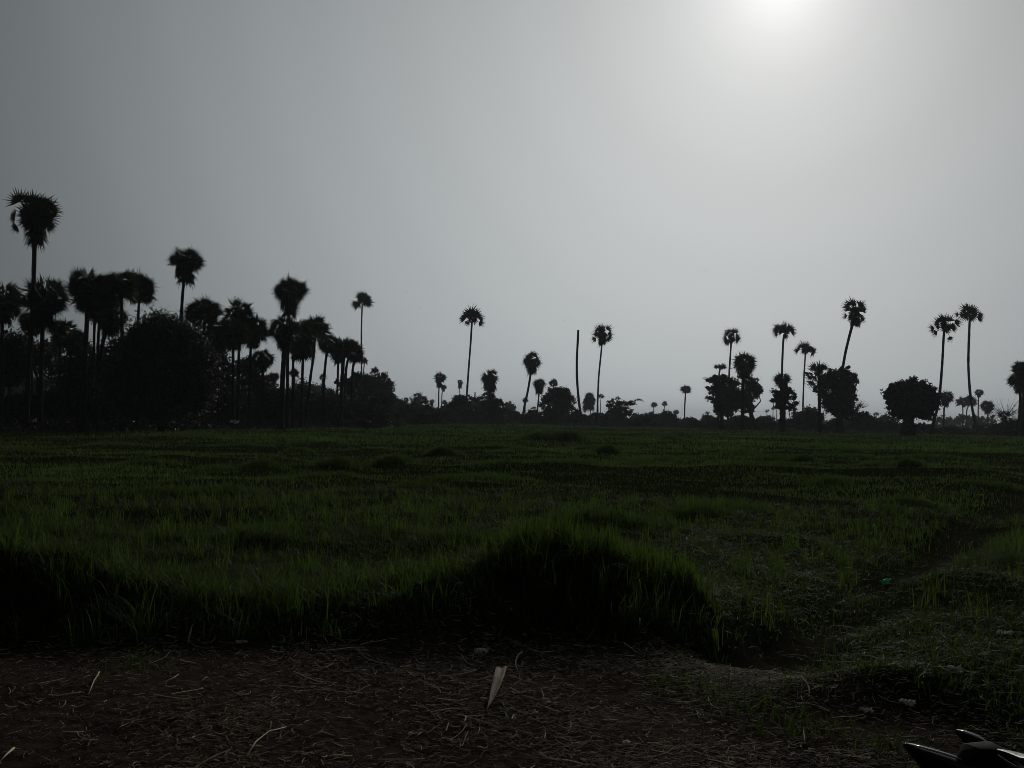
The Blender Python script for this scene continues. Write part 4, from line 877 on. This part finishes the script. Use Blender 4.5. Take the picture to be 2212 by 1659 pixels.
# distant wood on the right, too far to tell the trees apart
def far_wood(name, zone, x0, x1, ytop, yrag, d, label, seed, leaf=.45, step=26, thick=12):
    rng = np.random.RandomState(seed); mb = MB(); s = ZN[zone][0]; d *= 1.2; k = d / F
    for x in np.arange(x0, x1, step):
        dd = d + rng.randn() * thick; yt = ytop + yrag * (vnoise(x, seed, 60) - .5) * 2 + rng.randn() * yrag * .2
        top = at(*zc(zone, x, yt), dd); g = float(H(top.x, dd)); hz = max(.6, top.z - g)
        c = np.array([top.x + rng.randn() * .5, dd, g + hz * .5]); E = np.array([step * s * k * 1.1, step * s * k * 1.3, hz * .52])
        leaf_cloud(mb, c, E, int(min(2600, 30 + 3.2 * 4 * hz * step * s * k / (leaf * leaf))), leaf, rng, .5)
    o = mb.build(name, M_LEAF); tag(o, label, 'trees', kind='stuff'); return o
far_wood('far_wood', 'G', 1040, 1640, 1410, 22, 380, 'hazy far wood behind the tall right palms', 1)
far_wood('far_wood', 'C', -100, 1000, 1300, 16, 470, 'faint far tree line along the middle of the horizon', 2, .6, 40)
far_wood('far_wood', 'F', 480, 2000, 1455, 18, 430, 'faint far tree line along the right of the horizon', 3, .6, 40)

# ------------------------------------------------------------------ shrubs
def shrub(zone, d, lobes, label, group=None, seed=0, leaf=.16, dens=1.0, twigs=0, tl=.8, name='shrub'):
    return tree(name, zone, d, lobes, label, 'shrub', leaf=leaf, dens=dens, mat=M_SHRUB, seed=seed + 300, group=group, twigs=twigs, twig_len=tl, tr=.07, depth=1.1)
GU = 'dark shrubs under the left palm grove'
LU = 'dark shrub in the black undergrowth beneath the left palm grove'
rr = random.Random(5)
for i in range(20):
    x = 12 + i * 42 + rr.uniform(-10, 10); d = float(np.interp(x, [0, 400, 800], [80, 97, 138])) * rr.uniform(1, 1.12); hy = 44 - .02 * x
    shrub('D', d, [(x, 914 - rr.uniform(0, 4), 36, 26), (x + rr.uniform(-14, 14), 888 - rr.uniform(0, 10), 32, 28), (x + rr.uniform(-14, 14), 868 - rr.uniform(0, 8), 26, 20)][:2 if i < 3 or i > 14 else 3], LU, GU, i, leaf=.2)
shrub('B', 112, [(1600, 1545, 60, 30), (1690, 1530, 70, 36), (1760, 1560, 60, 22)], 'low dark mounded shrub jutting into the field at the right end of the grove', seed=31, leaf=.14)
shrub('B', 120, [(1450, 1430, 60, 50), (1510, 1450, 60, 50), (1390, 1470, 50, 40)], 'dark dome shaped shrub at the foot of the four close trunks', seed=32)
shrub('B', 122, [(1320, 1530, 90, 26), (1420, 1535, 80, 26)], 'flat dark shrub before the dome shaped shrub', seed=33)
shrub('B', 140, [(1190, 1500, 80, 60), (1260, 1500, 70, 50)], 'dark shrub at the foot of the right leaning trunk', seed=34)
tree('broadleaf_tree', 'B', 133, [(600, 1230, 110, 100), (760, 1260, 110, 90), (860, 1320, 110, 90), (540, 1350, 120, 110), (700, 1380, 130, 100), (930, 1380, 90, 80)], 'dark leafy mass filling the gaps behind the trunks of the dense palm clump', leaf=.24, seed=41)
shrub('D', 138, [(640, 893, 38, 24), (700, 890, 40, 26), (760, 893, 40, 24), (810, 897, 34, 18)], 'long dark hedge of scrub behind the foot of the very tall thin palm', seed=42, leaf=.24)
GM = 'scrub along the back of the field'
tree('broadleaf_tree', 'A', 122, [(470, 1230, 90, 90), (540, 1140, 60, 70), (480, 1350, 120, 110), (620, 1330, 120, 120)], 'dark leafy tree filling the gap between the ribbed trunk and the leaning palm', leaf=.24, seed=43)
tree('broadleaf_tree', 'A', 124, [(250, 1120, 70, 90), (320, 1200, 80, 60), (160, 1130, 60, 70)], 'dark leafy tree right behind the broad bushy palm trunk', leaf=.24, dens=.8, seed=44)
tree('broadleaf_tree', 'B', 126, [(430, 1000, 110, 130), (520, 1150, 110, 130), (560, 1280, 110, 110), (470, 870, 90, 90)], 'dark leafy tree between the big round bushy tree and the dense palm clump', leaf=.24, seed=45)
tree('broadleaf_tree', 'B', 128, [(860, 1230, 90, 100), (780, 1130, 80, 90), (700, 1080, 80, 90)], 'dark leafy crown behind the right trunk of the dense palm clump', leaf=.24, seed=46)
palm('B', [(500, 1500), (505, 1000)], (512, 790), 130, 'shadowy palm between the spiky wide palm and the dense clump', 118, ry=120, skirt=(508, 1000, 90), seed=91, group=GL)
palm('A', [(196, 1500), (198, 1150)], (200, 930), 88, 'shadowy palm low behind the tallest palm trunk', 118, ry=80, skirt=(199, 1040, 55), seed=92, group=GL)
palm('A', [(585, 1500), (592, 1000)], (600, 800), 120, 'shadowy palm behind the frond reaching palm', 116, ry=110, skirt=(597, 950, 80), seed=93, group=GL)
r3 = random.Random(8)
BD = lambda px: float(np.interp(px, [0, 400, 800, 1000, 1300, 1600, 2212], [76, 90, 135, 210, 225, 195, 160]))
for i in range(58):
    x = 840 + i * 24 + r3.uniform(-8, 8); d = BD(x) * r3.uniform(1.0, 1.3); w = r3.uniform(20, 36)
    by = hor(x) + (EYE - FIELD) * F / d; h = float(np.interp(x, [800, 1200, 1300, 1500, 1600, 2212], [34, 30, 20, 14, 22, 17])) * r3.uniform(.6, 1.25)
    shrub('D', d, [(x, by - h * .35, w, h * .4), (x + r3.uniform(-12, 12), by - h * .7, w * .6, h * .33)], 'low dark scrub bush in the ragged line along the back of the field', 'low dark scrub in the line along the back of the field', 200 + i, leaf=.26, dens=.9)
for i, (z, d, lb, lab) in enumerate([
    ('C', 225, [(60, 1290, 90, 60), (-30, 1300, 80, 60)], 'dark scrub at the right foot of the big spreading tree'),
    ('C', 230, [(250, 1230, 55, 50), (290, 1290, 90, 60), (190, 1300, 70, 50)], 'rounded scrub below the low palm crown right of the spreading tree'),
    ('C', 225, [(440, 1290, 110, 60), (370, 1280, 60, 60)], 'dark scrub under the loose feathery tree'),
    ('C', 222, [(600, 1310, 110, 40), (700, 1300, 70, 50)], 'low scrub at the feet of the two close small palms'),
    ('C', 230, [(1280, 1320, 90, 50), (1380, 1340, 80, 36)], 'dark scrub between the ragged cone palm and the curved trunk'),
    ('C', 225, [(1560, 1335, 70, 40), (1500, 1360, 40, 30)], 'low scrub right of the curved trunk base'),
    ('C', 200, [(1700, 1385, 60, 28), (1800, 1390, 90, 30), (1900, 1385, 80, 30), (1990, 1380, 60, 30)], 'dark scrub at the base of the open round tree'),
    ('C', 215, [(2040, 1340, 40, 30), (2120, 1380, 70, 30)], 'low twiggy scrub around the foot of the bare pole'),
    ('E', 180, [(560, 1390, 55, 60), (530, 1430, 60, 35)], 'upright dark bush before the open scrub tree'),
    ('E', 260, [(720, 1360, 60, 46), (790, 1370, 50, 40)], 'bluish rounded bush right of the long reaching branch'),
    ('E', 220, [(860, 1345, 60, 34), (830, 1390, 90, 34), (920, 1370, 50, 40)], 'twiggy scrub below the far twin palms'),
    ('E', 210, [(1020, 1350, 70, 50), (1090, 1380, 60, 50), (1000, 1400, 90, 34)], 'large dark scrub mound below the squat far palm'),
    ('E', 225, [(1270, 1395, 70, 34), (1210, 1410, 60, 24)], 'low scrub at the right foot of the medium lone palm'),
    ('E', 215, [(1440, 1385, 70, 44), (1520, 1400, 60, 34), (1370, 1410, 60, 24)], 'scrub mound left of the big leafy clump'),
    ('F', 240, [(600, 1450, 60, 30), (680, 1440, 50, 30)], 'low scrub under the three faint far palms'),
    ('F', 190, [(960, 1400, 50, 36), (985, 1440, 60, 34)], 'pale roundish scrub left of the slim umbrella palm foot'),
    ('F', 150, [(1100, 1400, 90, 60), (1050, 1450, 100, 50), (1180, 1420, 80, 60)], 'dark sloping thicket left of the ivy tree'),
    ('F', 150, [(1600, 1430, 80, 60), (1690, 1440, 80, 56), (1640, 1490, 110, 50)], 'dark domed thicket right of the ivy tree'),
    ('F', 200, [(1940, 1460, 90, 50), (1880, 1480, 60, 36)], 'scrub left of the big round dark tree'),
    ('G', 230, [(1640, 1510, 40, 20), (1700, 1510, 50, 20)], 'low scrub at the right end of the far wood'),
    ('G', 150, [(1540, 1530, 60, 24), (1480, 1540, 50, 20)], 'low scrub at the foot of the s curved trunk'),
    ('G', 128, [(1760, 1520, 70, 40), (1900, 1540, 90, 50)], 'dark scrub below the leafless twiggy shrub at the right edge')]):
    shrub(z, d, lb, lab, GM, 50 + i, leaf=.2 if d < 200 else .28, twigs=16 if 'twig' in lab or 'scrub' in lab else 0, tl=1.0)
def date_fronds(zone, cx, cy, d, ln, label, seed):
    d *= zfac(zone, cx); rng = np.random.RandomState(seed); k = d / F * ZN[zone][0]; c = np.array(at(*zc(zone, cx, cy), d)); g = float(H(c[0], d)); base = (c[0], d, g)
    root = empty('date_palm', base, label, 'palm tree'); mb = MB(); mb.tube([base, c], [.2, .16], 8); mb.build('trunk', M_BARK, root, base, True)
    mb = MB()
    for i in range(16):
        az = rng.rand() * 6.283; el = .35 + rng.rand() * .9; L = ln * k * (.7 + .4 * rng.rand()); P = []
        for t in np.linspace(0, 1, 9):
            P.append(c + np.array([math.cos(az) * math.cos(el) * t * L, math.sin(az) * math.cos(el) * t * L, math.sin(el) * t * L - .55 * L * t * t]))
        mb.tube(P, np.linspace(.03, .008, 9), 4)
        for t in np.linspace(.12, 1, 26):
            f = t * 8; j = min(7, int(f)); p = P[j] + (P[j + 1] - P[j]) * (f - j); tv = nrm(P[j + 1] - P[j]); sd = nrm(np.cross(tv, [0, 0, 1]))
            for s_ in (-1, 1):
                e = p + (sd * s_ * .8 + tv * .6 + np.array([0, 0, -.15])) * L * .17 * (1.2 - t * .6)
                w = tv * .02; mb.add([p - w, p + w, e], None, [(0, 1, 2)], .5)
    mb.build('crown', M_PALM, root, base)
date_fronds('F', 1130, 1370, 148, 110, 'feathery date palm fronds arching over the thicket left of the ivy tree', 1)
date_fronds('F', 1625, 1400, 148, 80, 'small feathery date palm in the thicket right of the ivy tree', 2)
date_fronds('B', 1180, 1180, 138, 75, 'feathery palm fronds low between the leaning grove trunks', 3)

# rank ground cover at the back edge of the field
def cover():
    rng = np.random.RandomState(12); mb = MB()
    for i in range(700):
        px = rng.rand() * 2400 - 100; d = BD(px) * (.93 + .3 * rng.rand()); x = at(px, 900, d).x
        h = .2 + .8 * rng.rand() ** 2
        leaf_cloud(mb, np.array([x, d, float(H(x, d)) + h * .35]), np.array([1.2 + 2.8 * rng.rand(), 1.2, h]), 130, .16, rng, .8, 8)
    tag(mb.build('undergrowth', M_SHRUB), 'low rank undergrowth along the back edge of the field', 'undergrowth', kind='stuff')
cover()

# ------------------------------------------------------------------ grey shed behind the palms at far left
def shed():
    d = 103; L = at(*zc('D', -30, 830), d); R = at(*zc('D', 147, 830), d); g = float(H(0, d)); top = at(0, 822, d).z; rid = at(0, 803, d).z
    base = ((L.x + R.x) / 2, d, g); root = empty('shed', base, 'long grey shed with a low pitched roof behind the far left palms', 'shed')
    wm = plain_mat('grey_wall', (.16, .165, .17), (.24, .245, .25), 1.5, .9, .2); rm = plain_mat('tin_roof', (.10, .10, .10), (.17, .17, .17), 3, .6, .2, .4, (6, 1, 1))
    def box(name, x0, x1, y0, y1, z0, z1, mat, par):
        V = [(x, y, z) for z in (z0, z1) for x, y in ((x0, y0), (x1, y0), (x1, y1), (x0, y1))]
        q = [(0, 3, 2, 1), (4, 5, 6, 7), (0, 1, 5, 4), (1, 2, 6, 5), (2, 3, 7, 6), (3, 0, 4, 7)]; mb = MB(); mb.add(V, q); return mb.build(name, mat, par, base)
    box('wall', L.x, R.x, d, d + 6, g - .1, top, wm, root)
    mb = MB(); e = .5; xs = (L.x - e, R.x + e)
    for s_ in (0, 1):
        y0, y1 = (d - .6, d + 3) if s_ == 0 else (d + 6.6, d + 3)
        V = [(x, y, z + o) for o in (0, .09) for x, y, z in ((xs[0], y0, top - .05), (xs[1], y0, top - .05), (xs[1], y1, rid), (xs[0], y1, rid))]
        mb.add(V, [(0, 3, 2, 1), (4, 5, 6, 7), (0, 1, 5, 4), (1, 2, 6, 5), (2, 3, 7, 6), (3, 0, 4, 7)])
    mb.build('roof', rm, root, base)
    dm = plain_mat('dark_wood', (.03, .028, .025), (.05, .045, .04)); xm = (L.x + R.x) / 2
    box('door', xm + 1, xm + 2.1, d - .05, d - .003, g, g + 2.1, dm, root)
shed()

# ------------------------------------------------------------------ person, egret, pale things, birds
def person():
    d = 132; f = at(861, 917, d); g = float(H(f.x, d)); b = Vector((f.x, d, g)); s = 1.52
    root = empty('person', tuple(b), 'person standing in the field right of the spreading tree, dark clothes', 'person')
    me = bpy.data.meshes.new('body'); J = [((0, 0, .94), .13), ((0, 0, 1.15), .13), ((0, 0, 1.36), .15), ((0, 0, 1.47), .05), ((0, -.01, 1.55), .085), ((0, 0, 1.66), .08),
        ((-.19, 0, 1.38), .055), ((-.25, .02, 1.12), .042), ((-.23, -.10, .90), .03), ((-.23, -.13, .83), .03),
        ((.19, 0, 1.38), .055), ((.25, .02, 1.12), .042), ((.24, -.04, .88), .03), ((.24, -.05, .80), .03),
        ((-.10, 0, .88), .085), ((-.12, -.02, .48), .06), ((-.13, .02, .08), .04), ((-.14, -.14, .03), .03),
        ((.10, 0, .88), .085), ((.13, -.03, .48), .06), ((.15, .04, .08), .04), ((.16, -.11, .03), .03)]
    E = [(0, 1), (1, 2), (2, 3), (3, 4), (4, 5), (2, 6), (6, 7), (7, 8), (8, 9), (2, 10), (10, 11), (11, 12), (12, 13), (0, 14), (14, 15), (15, 16), (16, 17), (0, 18), (18, 19), (19, 20), (20, 21)]
    for hand in (9, 13):
        hx, hy, hz = J[hand][0]
        for i_, (dx, dy, L_) in enumerate([(-.03, 0, .07), (-.01, 0, .085), (.01, 0, .08), (.03, 0, .06), (.0, -.045, .03)]):
            J.append(((hx + dx, hy + dy * .6, hz - L_ * .5), .010)); J.append(((hx + dx, hy + dy - .015, hz - L_), .008)); E.append((hand, len(J) - 2)); E.append((len(J) - 2, len(J) - 1))
    me.from_pydata([tuple(c * s / 1.72 for c in j[0]) for j in J], E, []); o = bpy.data.objects.new('body', me); COL.objects.link(o); o.parent = root
    sk = o.modifiers.new('skin', 'SKIN'); 
    for v, j in zip(me.skin_vertices[0].data, J): v.radius = (j[1], j[1])
    me.skin_vertices[0].data[0].use_root = True
    sb = o.modifiers.new('sub', 'SUBSURF'); sb.levels = 1; sb.render_levels = 2
    me.materials.append(plain_mat('skin', (.10, .06, .045), (.13, .08, .06), 4, .6, 0))
    mb = MB(); mb.tube([(0, 0, .86), (0, 0, 1.0), (0, 0, 1.2), (0, 0, 1.36)], [.17, .165, .165, .16], 14, .5, False, .75); mb.build('shirt', plain_mat('shirt_cloth', (.05, .06, .08), (.08, .09, .11), 12, .9), root, (0, 0, 0), True)
    mb = MB(); mb.tube([(0, 0, .30), (0, 0, .6), (0, 0, .90)], [.21, .19, .165], 14, .5, False, .8); mb.build('wrap_skirt', plain_mat('wrap_cloth', (.03, .03, .035), (.05, .05, .055), 12, .9), root, (0, 0, 0), True)
    mb = MB(); mb.tube([(0, .02, 1.50), (0, .025, 1.56), (0, .02, 1.625)], [.075, .088, .04], 12, .5, True); mb.build('hair', plain_mat('hair', (.01, .01, .01), (.02, .02, .02)), root, (0, 0, 0), True)
person()
M_WHITE = plain_mat('white_feather', (.55, .55, .52), (.75, .75, .72), 10, .8, .1)
def egret(px, py, d, label, seed, sc=1.0):
    g = at(px, py, d); z = float(H(g.x, d)); b = np.array([g.x, d, z]); root = empty('egret', tuple(b), label, 'bird', 'white birds at the back of the field')
    mb = MB(); o = b + np.array([0, 0, .38 * sc])
    mb.tube([o + np.array(p) * sc for p in ((.28, 0, -.05), (.15, 0, .0), (0, 0, .03), (-.14, 0, .08), (-.2, 0, .2), (-.16, 0, .33), (-.22, 0, .40), (-.27, 0, .40))], np.array([.01, .07, .10, .07, .03, .025, .035, .012]) * sc, 10)
    mb.build('body', M_WHITE, root, tuple(b), True)
    mb = MB(); mb.tube([o + np.array(p) * sc for p in ((-.27, 0, .40), (-.38, 0, .385))], [.012 * sc, .003], 5); mb.build('bill', M_STRAW, root, tuple(b))
    for s_ in (-.04, .04):
        mb = MB(); mb.tube([o + np.array((0, s_, -.03)) * sc, o + np.array((.03, s_, -.2)) * sc, b + np.array((0, s_, 0))], .012 * sc, 5); mb.build('leg', M_BARK, root, tuple(b))
egret(847, 909, 134, 'white bird standing in the grass just left of the distant person', 1, .8)
def pale_scrap(px, py, d, L, h, label):
    d *= .78; L *= .8; h *= .8; g = at(px, py, d); rng = np.random.RandomState(int(px)); mb = MB(); V = []; nx, nz = 8, 5
    for j in range(nz):
        for i in range(nx): V.append((g.x + (i / (nx - 1) - .5) * L, d + .12 * rng.randn() + j * .12, g.z + h * (j / (nz - 1) - i / (nx - 1) * .9) + .04 * rng.randn()))
    q = [(j * nx + i, j * nx + i + 1, j * nx + i + nx + 1, j * nx + i + nx) for j in range(nz - 1) for i in range(nx - 1)]
    n = len(V); V = V + [(x, y + .02, z - .02) for x, y, z in V]; q += [tuple(n + k_ for k_ in f[::-1]) for f in q]
    mb.add(V, q); tag(mb.build('pale_cloth', M_PAPER, None, tuple(g)), label, 'cloth scrap')
pale_scrap(78, 910, 104, 1.0, .35, 'pale slanting scrap low in the undergrowth at far left')
pale_scrap(373, 912, 106, .7, .3, 'pale small scrap low in front of the big round bushy tree')
pale_scrap(505, 911, 106, .8, .2, 'pale thin scrap low in front of the dense palm clump')
def bird(px, py, d, label, seed):
    rng = np.random.RandomState(seed); c = np.array(at(px, py, d)); a = rng.rand() * 3; f = np.array([math.cos(a), math.sin(a) * .5, .1]); s_ = np.array([-math.sin(a), math.cos(a), 0])
    mb = MB(); mb.tube([c - f * .18, c - f * .08, c + f * .05, c + f * .14, c + f * .2], [.02, .05, .06, .035, .006], 8)
    root = empty('bird', tuple(c), label, 'bird', 'dark birds in flight'); mb.build('body', M_BARK, root, tuple(c), True)
    for sg in (-1, 1):
        mb = MB(); w = s_ * sg; up = np.array([0, 0, 1.0]); V = [c + f * .07, c - f * .07, c + w * .22 + up * .12 - f * .06, c + w * .22 + up * .12 + f * .07, c + w * .46 + up * .05 - f * .08]
        V = V + [v - up * .012 for v in V]; mb.add(V, [(0, 1, 2, 3), (8, 7, 6, 5)], [(3, 2, 4), (9, 7, 8), (0, 3, 8), (0, 8, 5), (3, 4, 9), (3, 9, 8), (1, 7, 2), (1, 6, 7), (2, 9, 4), (2, 7, 9)]); mb.build('wing', M_BARK, root, tuple(c))
for i, (x, y, dd, lb) in enumerate([(1138, 290, 230, 'dark bird high in the sky above the centre'), (1333, 438, 260, 'dark bird in the sky above the tall ball crowned palm'), (1897, 410, 260, 'dark bird high in the sky above the right leaning palm'),
        (1525, 525, 280, 'upper one of two birds above the big leafy clump'), (1524, 585, 300, 'lower one of two birds above the big leafy clump'), (878, 631, 230, 'dark bird between the sparse tall palm and the lone palm'),
        (1220, 692, 300, 'tiny bird just left of the top of the bare pole'), (909, 666, 280, 'tiny bird low left of the lone palm crown')]):
    bird(x, y, dd, lb, i)

# ------------------------------------------------------------------ haze
def haze():
    m = new_mat('haze_air'); t = m.node_tree; v = N(t, 'ShaderNodeVolumePrincipled')
    v.inputs['Color'].default_value = (.86, .93, 1.0, 1); v.inputs['Density'].default_value = .0002; v.inputs['Anisotropy'].default_value = .35
    o = N(t, 'ShaderNodeOutputMaterial'); t.links.new(v.outputs[0], o.inputs['Volume'])
    X, Y0, Y1, Z0, Z1 = 4600, -330, 4700, -2.2, 48
    V = [(x, y, z) for z in (Z0, Z1) for x, y in ((-X, Y0), (X, Y0), (X, Y1), (-X, Y1))]
    h = make('haze', V, np.array([(0, 3, 2, 1), (4, 5, 6, 7), (0, 1, 5, 4), (1, 2, 6, 5), (2, 3, 7, 6), (3, 0, 4, 7)]), m); tag(h, 'thin grey haze in the air over the field', 'haze', kind='stuff')
haze()
